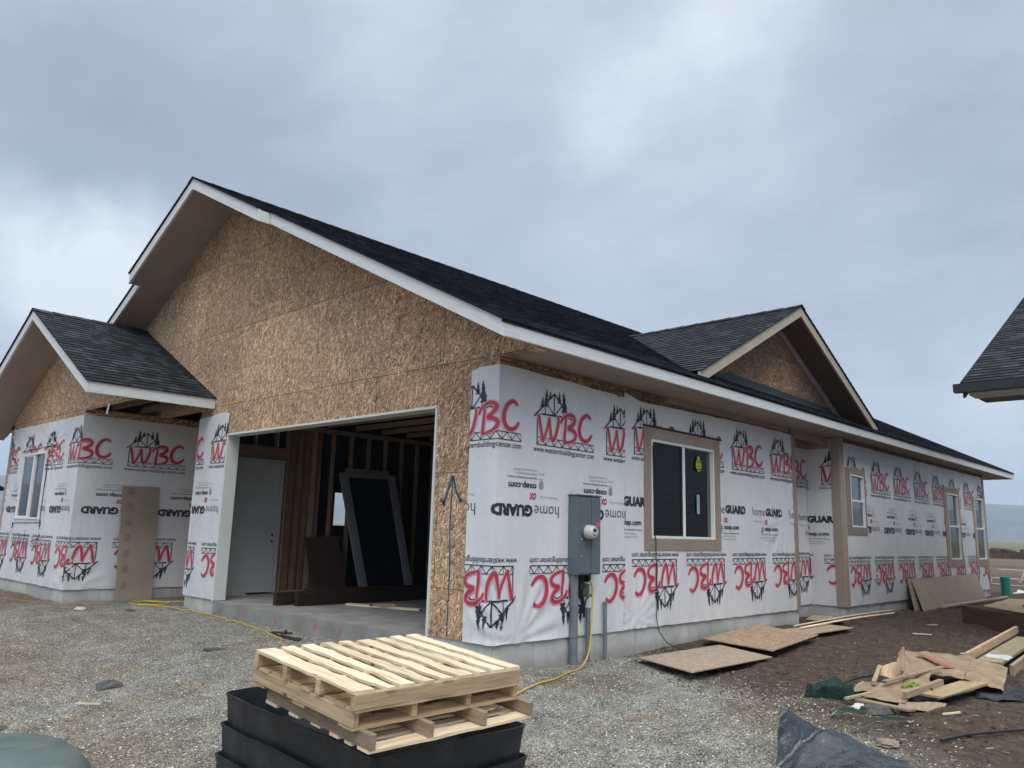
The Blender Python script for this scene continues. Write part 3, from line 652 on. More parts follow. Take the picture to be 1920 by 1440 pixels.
slope(g, (-13.1, YF-OV, roofz(-13.1)), (-13.1, YB, roofz(-13.1)), rp(XP, YB), rp(XP, YF-OV))
slope(g, rp(XU1, YF2-OV), rp(XU1, YF-OV), rp(XP, YF-OV), rp(XP, YF2-OV)); slope(g, rp(XU0, YF2-OV), rp(XU0, YF-OV), rp(XP, YF-OV), rp(XP, YF2-OV))
for k in range(64):                                                 # ridge caps
    y0 = YF2-OV+k*.325
    if y0 > YB: break
    for sgn in (1, -1): g.face([(XP, y0, ZP+.034), (XP, y0+.33, ZP+.026), (XP+sgn*.15, y0+.33, ZP+.026-.075), (XP+sgn*.15, y0, ZP+.034-.075)], [(y0, 0), (y0+.33, 0), (y0+.33, .12), (y0, .12)])
g.build('roof', SHIN, house)['label'] = 'main dark shingle roof'
# fascia and rake boards
FH = .1555
def rake(gg, x0, x1, y, zf, fh=FH, th=.035):
    z0, z1 = zf(x0), zf(x1); c = math.hypot(1, (z1-z0)/(x1-x0))*fh
    gg.prism([(x0, y, z0), (x1, y, z1), (x1, y, z1-c), (x0, y, z0-c)], (0, th, 0), 0, lambda p: (p[0], p[2]-zf(p[0])))
def fascia_mesh(fn, m_=FASC, label=None):
    gg = G(); fn(gg); o = gg.build('fascia_board', m_, house, bev=.003)
    if label: o['label'] = label
fascia_mesh(lambda q: rake(q, XP, XU1, YF2, roofz)); fascia_mesh(lambda q: rake(q, XU0, XP-.001, YF2, roofz))
for xx in (XU0, XU1):
    g = G(); g.box((xx-.006, YF2+.004, roofz(xx)-FH*1.09), (xx+.001 if xx == XU0 else xx+.002, YF-.002, roofz(xx)-.012)); g.build('end_cap', JAMB, house)
fascia_mesh(lambda q: rake(q, XU1+.003, XE, YF, roofz, FH*.93)); fascia_mesh(lambda q: rake(q, -13.05, XU0-.003, YF, roofz))
ys_ = [YF+.037, 4.4, 9.6, 14.9, YB]
for a, b_ in zip(ys_, ys_[1:]): fascia_mesh(lambda q: q.box((XE-.035, a+.0015, ZE-FH), (XE, b_-.0015, ZE+.004), 0, lambda p: (p[1], p[2])))
g = G(); g.box((XE+.001, YF-.02, ZE-.028), (XE+.008, YB, ZE+.006)); g.build('drip_edge', BLKM, house)
# soffits
g = G()
zs_ = lambda x: roofz(x)-.165
g.prism([(XP, YF2+.035, zs_(XP)), (XU1-.005, YF2+.035, zs_(XU1)), (XU1-.005, YF2+.035, zs_(XU1)+.02), (XP, YF2+.035, zs_(XP)+.02)], (0, -YF2-.036, 0))
g.prism([(XU0+.005, YF2+.035, zs_(XU0)), (XP, YF2+.035, zs_(XP)), (XP, YF2+.035, zs_(XP)+.02), (XU0+.005, YF2+.035, zs_(XU0)+.02)], (0, -YF2-.036, 0))
g.prism([(XU1, YF+.035, zs_(XU1)), (XE-.037, YF+.035, zs_(XE-.037)), (XE-.037, YF+.035, zs_(XE-.037)+.02), (XU1, YF+.035, zs_(XU1)+.02)], (0, -YF-.036, 0))
g.prism([(-13.0, YF+.035, zs_(-13.0)), (XU0, YF+.035, zs_(XU0)), (XU0, YF+.035, zs_(XU0)+.02), (-13.0, YF+.035, zs_(-13.0)+.02)], (0, -YF-.036, 0))
g.box((XRC-.01, TH*0+.003, 2.935), (XE-.036, YB-.03, 2.950)); g.box((-.2, YB-.03, 2.93), (XE, YB-.001, 3.06))
g.build('soffit', SOFF, house)
g = G(); g.box((.002, YC1+.02, 2.80), (.03, YJ-.1, 2.933)); g.box((-.01, 3.2, 2.86), (.016, YC1-.2, 2.934)); g.build('frieze_board', SOFF, house)
# wing roof
g = G()
def prw(x, y): return (x, y, rw(x)+.004)
YBW = 2.6
slope(g, prw(XEW+OV, YOW-OV), prw(XEW+OV, -.004), prw(XPW, -.004), prw(XPW, YOW-OV))
slope(g, prw(XEWL, YOW-OV), prw(XEWL, -.004), prw(XPW, -.004), prw(XPW, YOW-OV))
for k in range(6):
    y0 = YOW-OV+k*.325
    for sgn in (1, -1): g.face([(XPW, y0, ZPW+.034), (XPW, y0+.33, ZPW+.026), (XPW+sgn*.15, y0+.33, ZPW-.049), (XPW+sgn*.15, y0, ZPW-.041)], [(y0, 0), (y0+.33, 0), (y0+.33, .12), (y0, .12)])
g.build('roof', SHIN, house)['label'] = 'small dark gabled roof over the entry porch'
fascia_mesh(lambda q: rake(q, XPW, XEW, YOW, rw)); fascia_mesh(lambda q: rake(q, XEWL+.02, XPW-.001, YOW, rw))
fascia_mesh(lambda q: q.box((XEW-.035, YOW+.037, ZEW-FH-.01), (XEW, -.004, ZEW+.004), 0, lambda p: (p[1], p[2])))
g = G(); zw = lambda x: rw(x)-.165
g.prism([(XPW, YOW+.035, zw(XPW)), (XEW-.037, YOW+.035, zw(XEW)), (XEW-.037, YOW+.035, zw(XEW)+.02), (XPW, YOW+.035, zw(XPW)+.02)], (0, YW-YOW-.036, 0))
g.prism([(XEWL+.03, YOW+.035, zw(XEWL)), (XPW, YOW+.035, zw(XPW)), (XPW, YOW+.035, zw(XPW)+.02), (XEWL+.03, YOW+.035, zw(XEWL)+.02)], (0, YW-YOW-.036, 0))
g.box((XEWL+.05, YW, 2.84), (XLW-.001, .0, 2.86)); g.build('soffit', SOFF, house)
for k, yy in enumerate((-.82, -.35, .18)):
    g = G(); g.box((XW+.001, yy, 2.97), (XEW-.05, yy+.038, 3.06)); g.build('porch_joist', STUDR, house)
g = G(); g.box((XW+.01, YW+.022, 2.92), (XEW-.06, YW+.06, 3.06)); g.build('porch_joist', STUD, house)
g = G(); g.obox((-7.42, YW-.02, 2.84), (.022, .004, -.01), (0, .002, 0), (-.025, 0, -.08)); g.build('torn_strip', VINYL, house)
# dormer / cross gable
XD, YD, ZD, DFY = .3805, 6.7168, 4.9387, 3.30
SD = (ZD-3.2884)/(YD-3.4183)
rd = lambda y: ZD-SD*abs(y-YD)
g = G()
def valley_x(y): return XE-(rd(y)-ZE)/SL
for sgn in (-1, 1):
    n_ = 26
    for i in range(n_):
        t0, t1 = i/n_, (i+1)/n_; y0 = YD+sgn*DFY*(1-t0); y1 = YD+sgn*DFY*(1-t1); xa = XD+OV
        nrm = Vector((0, sgn*SD, 1)).normalized(); lo = nrm*.018; hi = nrm*.007
        P = [Vector((xa, y0, rd(y0))), Vector((valley_x(y0)-.02, y0, rd(y0))), Vector((valley_x(y1)-.02, y1, rd(y1))), Vector((xa, y1, rd(y1)))]
        uvs = [(-P[0].x+i*.071, i*.143+.004), (-P[1].x+i*.071, i*.143+.004), (-P[2].x+i*.071, i*.143+.141), (-P[3].x+i*.071, i*.143+.141)]
        g.face([P[0]+lo, P[1]+lo, P[2]+hi, P[3]+hi], uvs); g.face([P[0], P[1], P[1]+lo, P[0]+lo], [(0, 0)]*4)
        g.face([P[0], P[0]+lo, P[3]+hi, P[3]], [(0, 0)]*4)
    g.face([(XD, YD, ZD), (XD, YD+sgn*DFY, rd(YD+DFY)), (-.1, YD+sgn*DFY, rd(YD+DFY)-.01), (-.1, YD, ZD)], [(0, 0)]*4)
for k in range(12):
    x0 = XD+OV-k*.325
    for sgn in (1, -1): g.face([(x0, YD, ZD+.036), (x0-.33, YD, ZD+.028), (x0-.33, YD+sgn*.15, ZD-.047), (x0, YD+sgn*.15, ZD-.039)], [(x0, 0), (x0+.33, 0), (x0+.33, .12), (x0, .12)])
g.build('roof', SHIN, house)['label'] = 'dark shingled cross gable roof'
for sgn in (-1, 1):
    g = G(); c = FH*1.1; ye = YD+sgn*DFY; a = 0 if sgn > 0 else -.001
    g.prism([(XD, YD+a, ZD), (XD, ye, rd(ye)), (XD, ye, rd(ye)-c), (XD, YD+a, ZD-c)], (-.035, 0, 0), 0, lambda p: (p[1], p[2])); g.build('fascia_board', BEIGE, house, bev=.003)['label'] = 'beige rake board of the cross gable'
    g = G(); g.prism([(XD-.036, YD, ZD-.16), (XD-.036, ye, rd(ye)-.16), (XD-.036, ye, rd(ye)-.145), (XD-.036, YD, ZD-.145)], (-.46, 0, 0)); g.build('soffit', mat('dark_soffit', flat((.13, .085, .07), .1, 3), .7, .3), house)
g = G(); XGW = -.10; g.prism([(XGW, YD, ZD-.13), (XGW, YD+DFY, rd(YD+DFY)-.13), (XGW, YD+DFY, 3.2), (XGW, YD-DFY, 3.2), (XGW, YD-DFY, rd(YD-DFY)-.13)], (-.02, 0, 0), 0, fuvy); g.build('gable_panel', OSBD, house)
g = G(); yy = YD+DFY
g.prism([(XGW+.026, YD+.3, ZD-.31-.3*SD+.15), (XGW+.026, yy, rd(yy)-.16), (XGW+.026, yy, rd(yy)-.30), (XGW+.026, YD+.1, ZD-.30-.1*SD+.0)], (-.024, 0, 0)); g.build('frieze_board', SOFF, house)
g = G(); zr = roofz(XGW); g.prism([(XGW+.004, YD-2.2, zr+.02), (XGW+.004, YD+2.3, zr+.02), (XGW+.004, YD+2.3, zr+.09), (XGW+.004, YD+.6, zr+.12), (XGW+.004, YD-1.6, zr+.15)], (.02, 0, 0)); g.prism([(XGW+.02, YD-2.3, roofz(XGW+.02)+.03), (XGW+.02, YD+2.4, roofz(XGW+.02)+.03), (XGW+.14, YD+2.4, roofz(XGW+.14)+.03), (XGW+.14, YD-2.3, roofz(XGW+.14)+.03)], (0, 0, .006)); g.build('flashing', solid('roofing_felt', (.035, .045, .055), .6), house)
# ------------------------------------------------------------------ house wrap sheets
Zv = (0, 0, 1)
s1 = rep(LOGO, .59, 2.045, False, -.4, 2.2)+rep(LOGO, .264, .768, True, -.4, 2.4)+rep(MID, .97, 1.395, True, -.4, 2.4)
wrap_sheet('white printed wrap turning the garage corner, with upside down lettering', house, [(-9, (-9, 0, 0), (1, 0, 0), (0, -1, 0)), (0, (0, 0, 0), (0, 1, 0), (1, 0, 0))], -.41, 2.225, .0, 2.835, s1,
           fans=((.35, .02, .006, 1.0), (-.2, .02, .004, .5), (1.6, .05, .002, .5)), seed=1, topf=lambda s: (-.03*sm(-.25, -.41, s)-.035*sm(.3, 2.2, s)+.01*nz(s*2, 1)), stap=(1.03, 1.86, .05))
s2 = rep(LOGO, 2.413, 2.105, False, 2.2, 7.1)+rep(LOGO, 3.36, .822, True, 2.2, 8.2)+rep(MID, 3.0, 1.455, False, 2.2, 7.2)
o = wrap_sheet('white printed wrap around the slider window', house, [(-9, (.003, -9, 0), (0, 1, 0), (1, 0, 0))], 2.20, YC1-.02, .005, 2.79, s2, holes=[W1], fans=((2.45, .1, .005, .6), (2.3, 2.75, .004, .5), (4.0, .03, .002, .5), (6.6, 1.4, .003, 1.1)), seed=2,
           topf=lambda s: .06*sm(2.55, 2.25, s)+.05*sm(2.4, 6, s)+.01*nz(s*3, 2), stap=(.06,))
# recess
s3 = rep(LOGO, 2.413, 2.105, False, 7.0, 9)+rep(LOGO, 3.36, .822, True, 7, 10)+rep(MID, 3.0, 1.455, False, 7, 9)
wrap_sheet(None, house, [(-9, (XRC, -9, 0), (0, 1, 0), (1, 0, 0))], YC1, YJ-.008, .0, 2.90, s3, seed=3, stap=())
s4 = rep(LOGO, .30, 2.085, False, -.1, 1)+rep(LOGO, 1.28, .80, True, -.1, 1)+[(MID, -.43, 1.42, False)]
wrap_sheet(None, house, [(-9, (-9+XRC, YJ, 0), (1, 0, 0), (0, -1, 0))], 0.016, X2-XRC-.03, .0, 2.90, s4, seed=4, stap=())
s5 = rep(LOGO, 9.92, 2.03, False, 8, 18)+rep(LOGO, 9.63, .77, True, 8, 18.2, 1.25)+rep(MID, 11.48, 1.40, True, 8, 18.5)
wrap_sheet('white printed wrap on the far wall behind the three narrow windows', house, [(-9, (X2, -9, 0), (0, 1, 0), (1, 0, 0))], YJ+.06, L-.05, .0, 2.86, s5, holes=[W2, W3, W4], res=.06, fans=((17.7, 2.6, .01, .6), (8.9, .1, .003, .6)), seed=5, topf=lambda s: .015*nz(s*3, 5), stap=())
# garage left pillar
s6 = rep(LOGO, -6.30, 2.035, False, -7, -5.8)+rep(LOGO, -6.576, .745, True, -7, -5)+rep(MID, -5.92, 1.38, True, -7, -5)
wrap_sheet('narrow strip of printed wrap between porch and garage doorway', house, [(-20, (-20, 0, 0), (1, 0, 0), (0, -1, 0))], XG, XL+.0, .0, 2.79, s6, fans=((-6.6, 2.7, .003, .4),), seed=6, topf=lambda s: .04*sm(-6.5, -6.1, s)-.03*sm(-6.0, -5.84, s), stap=())
# wing: s=0 at its right corner, s<0 front, s>0 side
s7 = rep(LOGO, .768, 2.04, False, -4, 2.2)+rep(LOGO, .42, .76, True, -4, 2.4)+rep(MID, 1.13, 1.34, True, -4, 2.4)
wrap_sheet('white printed wrap on the left wing, turning its corner', house, [(-9, (XW-9, YW, 0), (1, 0, 0), (0, -1, 0)), (0, (XW, YW, 0), (0, 1, 0), (1, 0, 0))], XLW-XW+.05, 1.98, .0, 2.84, s7, holes=[(W5[0]-XW, W5[1]-XW, W5[2], W5[3])], res=.045,
           fans=((.1, .03, .006, .7), (-1.5, 2.4, .012, .9), (-3.3, 2.5, .012, .9), (-3.6, 1.6, .01, .7), (-1.5, .9, .005, .5)), seed=7, topf=lambda s: .012*nz(s*3, 7), stap=())
# hand written letters near the ground on the wing
def hand(strokes, x, z, k):
    g = G()
    for st in strokes:
        for t in ribbon([(p[0]*k+x, p[1]*k+z) for p in st], .016, sm_=False): g.face([(p[0], YW-.026, p[1]) for p in t])
    g.build('handwritten_letter', P_BLK, house)
hand([[(0, 1), (.35, .4)], [(.7, 1), (.2, -.3)]], -11.85, .60, .28); hand([[(0, .7), (0, .1), (.4, .1), (.45, .7), (.45, 0)]], -11.4, .60, .3); hand([[(0, 0), (0, .6), (.4, .6), (.4, 0)]], -11.1, .62, .3)
hand([[(.3, 1), (.3, 0)], [(0, .7), (.6, .7)]], -10.85, .60, .3); hand([[(.4, .6), (0, .5), (.4, .2), (0, 0)]], -10.6, .62, .32); hand([[(0, .3), (.4, .35), (.3, .6), (0, .5), (0, .1), (.4, .0)]], -10.35, .62, .32); hand([[(.4, .5), (0, .4), (.1, 0), (.4, .1), (.4, .8), (.4, -.1)]], -10.1, .62, .34)
# ------------------------------------------------------------------ corner boards
def bx(name, a, b_, mt, parent=house, label=None, bev=.002):
    q = G(); q.box(a, b_); o = q.build(name, mt, parent, bev=bev)
    if label: o['label'] = label
    return o
bx('corner_board', (.002, YC1-.115, -.0), (.028, YC1+.012, 2.932), TAN); bx('corner_board', (-.14, YC1+.013, -.0), (.001, YC1+.032, 2.932), TAN)
bx('corner_board', (X2+.002, YJ-.02, -.01), (X2+.028, YJ+.15, 2.932), TAN); bx('corner_board', (X2-.14, YJ-.028, -.01), (X2+.001, YJ-.002, 2.932), TAN)
bx('corner_board', (X2+.002, L-.09, .0), (X2+.028, L+.03, 2.932), TAN); bx('corner_board', (XLW-.02, YW-.028, .0), (XLW+.08, YW-.002, 2.84), TAN)
bx('porch_header', (XRC+.016, YC1+.03, 2.74), (XRC+.05, YJ-.03, 2.932), SOFF); bx('porch_header', (XRC+.051, YJ-.05, 2.74), (X2-.16, YJ-.016, 2.932), SOFF); bx('corner_strip', (XG-.03, -.012, .02), (XG-.002, .05, 2.78), WRAP)
# garage opening jamb
bx('door_jamb', (XL, -.02, -.012), (XL+.028, TH+.02, HT), JAMB); bx('door_jamb', (XR-.02, -.022, -.012), (XR+.008, TH+.02, HT), JAMB); bx('door_jamb', (XL, -.022, HT-.012), (XR+.008, TH+.02, HT+.018), JAMB)
bx('pillar_board', (XL-.003, -.022, -.03), (XL+.02, -.0205, 2.44), JAMB)
# blue arrow sprayed on the OSB
g = G()
for st, wd in (([(-.66, .02), (-.655, .7), (-.675, 1.2), (-.66, 1.66)], .018), ([(-.80, 1.38), (-.74, 1.5), (-.66, 1.68), (-.60, 1.52), (-.52, 1.42)], .030), ([(-.78, 1.36), (-.80, 1.42)], .03), ([(-.55, 1.40), (-.50, 1.43)], .03)):
    for t in ribbon(st, wd): g.face([(p[0], -.003, p[1]) for p in t])
g.build('painted_arrow', solid('blue_marker', (.035, .10, .13), .8, .2, .3, 30), house)
# ------------------------------------------------------------------ windows
def window(axis_, fixed, s0, s1, z0, z1, ts, tz, kind, label, trim=TAN, trims=True, cap=False):
    """opening s0..s1 x z0..z1; ts=(left,right) trim outer, tz=(bottom, top) outer"""
    def bb(q, a, b_, c, d, n0, n1, mi=0):
        if axis_ == 'y': q.box((fixed+n0, a, c), (fixed+n1, b_, d), mi)
        else: q.box((a, fixed-n1, c), (b_, fixed-n0, d), mi)
    root = empty('window', (fixed, s0, z0) if axis_ == 'y' else (s0, fixed, z0)); root.parent = house; root['label'] = label
    fw = .035
    q = G(); bb(q, s0, s0+fw, z0, z1, -.06, .028); bb(q, s1-fw, s1, z0, z1, -.06, .028); bb(q, s0+fw, s1-fw, z0, z0+fw, -.06, .028); bb(q, s0+fw, s1-fw, z1-fw, z1, -.06, .028)
    q.build('frame', VINYL, root, bev=.003)
    if kind == 'slider':
        mm = (s0+s1)/2; q = G(); bb(q, mm-.03, mm+.03, z0+fw, z1-fw, -.04, .018); q.build('sash', VINYL, root, bev=.003)
        q = G(); bb(q, s0+fw+.001, s0+fw+.03, z0+fw, z1-fw, -.03, .012); bb(q, mm-.055, mm-.031, z0+fw, z1-fw, -.03, .012); bb(q, s0+fw+.03, mm-.055, z0+fw, z0+fw+.025, -.03, .012); bb(q, s0+fw+.03, mm-.055, z1-fw-.025, z1-fw, -.03, .012); q.build('sash', BLKM if trims else VINYL, root)
        gl = [(s0+fw+.02, mm-.03, z0+fw+.02, z1-fw-.02, -.005), (mm+.03, s1-fw, z0+fw, z1-fw, -.025)]
    else:
        mz = z0+(z1-z0)*.5; q = G(); bb(q, s0+fw, s1-fw, mz-.022, mz+.022, -.04, .016); q.build('sash', VINYL, root, bev=.003)
        gl = [(s0+fw, s1-fw, z0+fw, mz-.022, -.012), (s0+fw, s1-fw, mz+.022, z1-fw, -.025)]
    for i, (a, b_, c, d, n_) in enumerate(gl):
        q = G(); bb(q, a, b_, c, d, n_-.002, n_+.002); q.build('glass', GLASS, root)
    if True:
        a, b_, c, d, n_ = gl[0]; q = G(); bb(q, a, b_, c, d, n_-.02, n_-.018)
        q.build('insect_screen', SCREEN, root)
    if trims:
        q = G(); bb(q, ts[0], s0-.001, tz[0], tz[1], .004, .030); q.build('trim_board', trim, root, bev=.002)
        q = G(); bb(q, s1+.001, ts[1], tz[0], tz[1], .004, .030); q.build('trim_board', trim, root, bev=.002)
        q = G(); bb(q, s0, s1, tz[0], z0-.001, .004, .028); q.build('trim_board', trim, root, bev=.002)
        q = G(); bb(q, s0, s1, z1+.001, tz[1], .004, .028); q.build('trim_board', trim, root, bev=.002)
        if cap: q = G(); bb(q, ts[0]-.02, ts[1]+.02, tz[1]+.001, tz[1]+.02, .0, .045); q.build('drip_cap', BLKM, root)
    return root
w1 = window('y', 0, 2.78, 4.37, 1.075, 2.335, (2.62, 4.53), (.93, 2.485), 'slider', 'wide slider window in tan boards with a yellow sticker', cap=True)
window('y', X2, W2[0], W2[1], W2[2], W2[3], (8.62, 9.56), (1.23, 2.42), 'hung', 'small hung window beside the recess')
window('y', X2, W3[0], W3[1], W3[2], W3[3], (14.5, 15.75), (.60, 2.42), 'hung', 'tall hung window, middle of the far wall')
window('y', X2, W4[0], W4[1], W4[2], W4[3], (16.93, 18.0), (.59, 2.32), 'hung', 'tall hung window next to the far house corner')
w5 = window('x', YW-.004, W5[0], W5[1], W5[2], W5[3], (0, 0), (0, 0), 'slider', 'slider window without trim on the left wing', trims=False)
q = G()
for a, b_ in (((-11.62, 2.36), (-10.0, 2.40)), ((-11.6, 1.03), (-10.0, 1.05)), ((-11.6, 1.03), (-11.6, .93)), ((-10.0, 1.05), (-10.0, .93)), ((-10.02, 1.05), (-10.02, 2.36))):
    q.beam((a[0], YW-.016, a[1]), (b_[0], YW-.016, b_[1]), .006, .022, up=(0, 1, 0) if a[0] != b_[0] else (0, 1, 0))
q.build('flashing_tape', BLKM, w5)
q = G(); q.face([(.0, 3.99+.075*math.cos(a), 2.09+.09*math.sin(a)) for a in [i*math.pi/9 for i in range(18)]]); q.face([(.0, 3.96, 2.17), (.0, 4.02, 2.17), (.0, 4.02, 2.21), (.0, 3.96, 2.21)])
q.build('sticker', solid('yellow_sticker', (.55, .52, .06), .5), w1)
q = G()
for t in ribbon([(3.94, 2.12), (3.99, 2.15), (4.04, 2.11)], .016)+ribbon([(3.93, 2.03), (4.05, 2.035)], .016)+ribbon([(3.94, 2.075), (4.04, 2.08)], .010): q.face([(.004, p[0], p[1]) for p in t])
q.build('sticker_print', P_BLK, w1)
q = G(); q.box((-.003, 3.93, 1.42), (.0, 4.0, 1.68)); q.build('label_card', solid('pale_label', (.30, .42, .42), .6), w1)
bx('stud', (-.158, 4.12, 1.0), (-.07, 4.18, 2.4), PINEW); bx('inner_jamb', (-.12, 4.27, 1.08), (-.065, 4.36, 2.33), solid('pale_jamb', (.35, .42, .38), .6))
bx('stud', (-1.0, 2.55, .3), (-.96, 2.60, 1.75), PINEW); bx('stud', (-2.4, 4.6, .3), (-2.3, 4.7, 2.6), PINEW)
# dark cord out of the slider window to the ground
q = G(); q.tube([(.034, 2.80, 2.25), (.036, 2.815, 1.6), (.034, 2.83, 1.13), (.05, 2.84, 1.06), (.042, 2.85, .9), (.04, 2.87, .5), (.045, 2.85, .1), (.07, 2.86, -.05), (.16, 2.9, -.18), (.3, 2.97, -.235), (.42, 3.02, -.24)], .006, 6)
tag(q.build('cable', BLKM, smooth=True), 'thin black cable hanging from the slider window down to the ground', 'cable')
# ------------------------------------------------------------------ garage interior
for k, (yy, wy, mt) in enumerate(((1.56, .04, STUD), (1.62, .11, STUDR), (1.78, .10, STUDR), (1.93, .09, STUDR), (2.07, .09, STUD), (2.2, .06, STUDR), (2.50, .038, STUD), (2.90, .038, STUD), (3.30, .038, STUD), (3.70, .038, STUD), (4.10, .038, STUD), (4.50, .038, STUD), (4.92, .038, STUD), (5.33, .038, STUD), (5.74, .038, STUD), (6.15, .038, STUD))):
    bx('stud', (XG+.02, yy, .02), (XG+.11, yy+wy, 2.80), mt)
for yy in (.2, .52, .93, 1.34): bx('stud', (XG+.02, yy, 2.45), (XG+.11, yy+.038, 2.80), STUD)
bx('bay_shade_sheet', (XG-.02, 2.96, -.02), (XG+.018, 7.2, 2.88), mat('bay_shade_and_panel', flat((.008, .009, .020), .2, 2), .7, .2)); bx('bay_shade_sheet', (XG-.02, 1.56, -.02), (XG+.018, 2.56, 2.88), mat('bay_shade_and_panel', None)); bx('bay_shade_sheet', (XG-.02, 2.56, 2.05), (XG+.018, 2.96, 2.88), mat('bay_shade_and_panel', None)); bx('bay_shade_sheet', (XG-.02, .17, 2.2), (XG+.018, 1.56, 2.88), mat('bay_shade_and_panel', None))  # near-black sheets added behind the studs, painting the shade of the open bays
bx('door_header', (XG+.02, .17, 2.22), (XG+.12, 1.56, 2.44), STUDR)
bx('wall_plate', (XG+.02, .17, 2.802), (XG+.11, 7.2, 2.88), STUD); bx('wall_plate', (XG+.02, 1.56, -.02), (XG+.125, 7.2, .019), STUD)
for k in range(11): bx('ceiling_joist', (XG+.2, .45+k*.61, 2.89), (-.2, .49+k*.61, 2.98), STUD)
bx('partition', (XG+.12, 7.2, -.02), (-.2, 7.3, 3.0), OSBD)
dr = empty('door', (XG, .66, 0)); dr.parent = house; dr['label'] = 'pale flush door inside the garage'
DW = solid('door_paint', (.50, .50, .49), .5, .4, .03)
bx('door_panel', (XG+.02, .70, .0), (XG+.065, 1.47, 2.17), DW, dr); bx('door_casing', (XG+.02, 1.475, -.01), (XG+.12, 1.52, 2.22), DW, dr); bx('door_casing', (XG+.02, .64, -.01), (XG+.12, .695, 2.22), DW, dr); bx('door_casing', (XG+.02, .695, 2.175), (XG+.12, 1.475, 2.219), DW, dr)
for zz in (.95, .84): q = G(); q.cyl((XG+.066, 1.41, zz), (XG+.070, 1.41, zz), .022, 12); q.build('latch_hole', BLKM, dr)
q = G(); q.box((XG+.066, .72, .93), (XG+.09, .735, 1.0)); q.build('hinge', LITE, dr)
# door frame leaning against the studs
FR = solid('frame_paint', (.30, .31, .34), .5)
fr = empty('leaning_frame', (-6.2, 3.5, 0)); tag(fr, 'white painted door frame leaning against the bare studs inside the garage', 'door frame')
tl, tr_, bl, br_ = Vector((-6.62, 2.68, 2.10)), Vector((-6.62, 3.78, 2.12)), Vector((-6.15, 2.95, .02)), Vector((-6.15, 3.98, .02))
nn = (tr_-tl).cross(bl-tl).normalized()
for nm, a, b_ in (('jamb_board', tl, bl), ('jamb_board', tr_, br_), ('head_board', tl+(tr_-tl)*.05, tr_-(tr_-tl)*.05)):
    q = G(); q.beam(a, b_, .17, .045, up=nn, end=0); q.build(nm, FR, fr, bev=.004)
    q = G(); q.beam(a-nn*.02*(1 if nn.x < 0 else -1), b_-nn*.02*(1 if nn.x < 0 else -1), .04, .02, up=nn); q.build('stop', FR, fr)
q = G(); q.prism([tl+(tr_-tl)*.03, tr_-(tr_-tl)*.03, br_-(br_-bl)*.03, bl+(br_-bl)*.03], nn*.006*(1 if nn.x < 0 else -1)); q.build('panel', mat('bay_shade_and_panel', None), fr)
q = G(); P0 = Vector((-6.30, 1.98, -.02)); q.prism([P0, P0+Vector((.0, .72, 0)), P0+Vector((-.24, .60, .98)), P0+Vector((-.24, -.05, .93))], (.02, 0, .004))
tag(q.build('brown_board', solid('brown_panel', (.10, .05, .04), .6)), 'dark reddish brown board leaning against the studs inside the garage', 'board')
for k, (xx, y0, y1, lab) in enumerate(((-4.86, .42, 4.2, 'dark laminated beam on the garage floor, the one farther from the doorway corner'), (-4.62, .62, 4.4, 'dark laminated beam on the garage floor, nearer one of the pair'))):
    q = G(); q.box((xx, y0, -.02+.0), (xx+.085, y1, .165)); o = q.build('laminated_beam', LVL, bev=.004); tag(o, lab, 'beam', 'laminated beams on the garage floor')
q = G(); q.box((-5.3, 1.2, -.02), (-5.05, 4.5, .16)); tag(q.build('laminated_beam', LVL, bev=.004), 'thick dark timber behind the two beams on the garage floor', 'beam')
q = G(); q.beam((-4.35, 1.35, -.005), (-3.15, 1.75, -.005), .09, .03); tag(q.build('scrap_board', PINE), 'short pale scrap board lying on the garage floor', 'board')
hm = empty('hammer', (-3.7, 1.5, .02)); tag(hm, 'small hammer lying across the scrap board on the garage floor', 'hammer')
q = G(); q.tube([(-3.75, 1.35, .03), (-3.55, 1.6, .035)], .014, 8); q.build('handle', PINEW, hm); q = G(); q.tube([(-3.80, 1.39, .03), (-3.72, 1.31, .03)], .02, 8, radii=[.012, .02]); q.build('head', BLKM, hm)
# ------------------------------------------------------------------ electric meter cabinet
mb = empty('meter_cabinet', (0, 1.14, .66)); tag(mb, 'tall grey electric meter cabinet on the wrapped wall with a round glass meter', 'meter box')
q = G(); q.box((.01, 1.139, .665), (.150, 1.548, 1.525)); q.build('cabinet', GREYM, mb, bev=.006)
q = G(); q.box((.151, 1.150, .68), (.158, 1.372, 1.51)); q.build('cover', GREYM, mb, bev=.003); q = G(); q.box((.151, 1.380, .675), (.162, 1.540, 1.515)); q.build('cover', GREYM, mb, bev=.003)
q = G(); q.box((.0, 1.13, 1.526), (.168, 1.556, 1.540)); q.build('rain_cap', GREYM, mb, bev=.003)
q = G(); q.cyl((.158, 1.283, 1.13), (.185, 1.283, 1.13), .088, 28); q.build('meter_ring', GREYM, mb)
q = G(); q.tube([(.185, 1.283, 1.13), (.215, 1.283, 1.13), (.27, 1.283, 1.13), (.285, 1.283, 1.13)], .075, 28, radii=[.078, .078, .068, .055]); mt_ = q.build('meter', LITE, mb, smooth=False)
q = G(); q.box((.286, 1.25, 1.135), (.289, 1.30, 1.165)); q.build('display', BLKM, mt_)
q = G(); q.tube([(.287, 1.283+.035*math.cos(a), 1.12+.03*math.sin(a)) for a in [math.pi+i*math.pi/8 for i in range(9)]], .004, 5); q.build('dial_rim', BLKM, mt_)
q = G(); q.box((.25, 1.345, 1.19), (.262, 1.40, 1.235)); q.box((.22, 1.36, 1.14), (.226, 1.366, 1.2)); q.build('red_tag', solid('red_tag', (.7, .10, .10), .5), mb)
for yy, zz in ((1.165, 1.08), (1.165, .92)): q = G(); q.cyl((.0, 0, 0), (.0, 0, .001), .001, 4); 
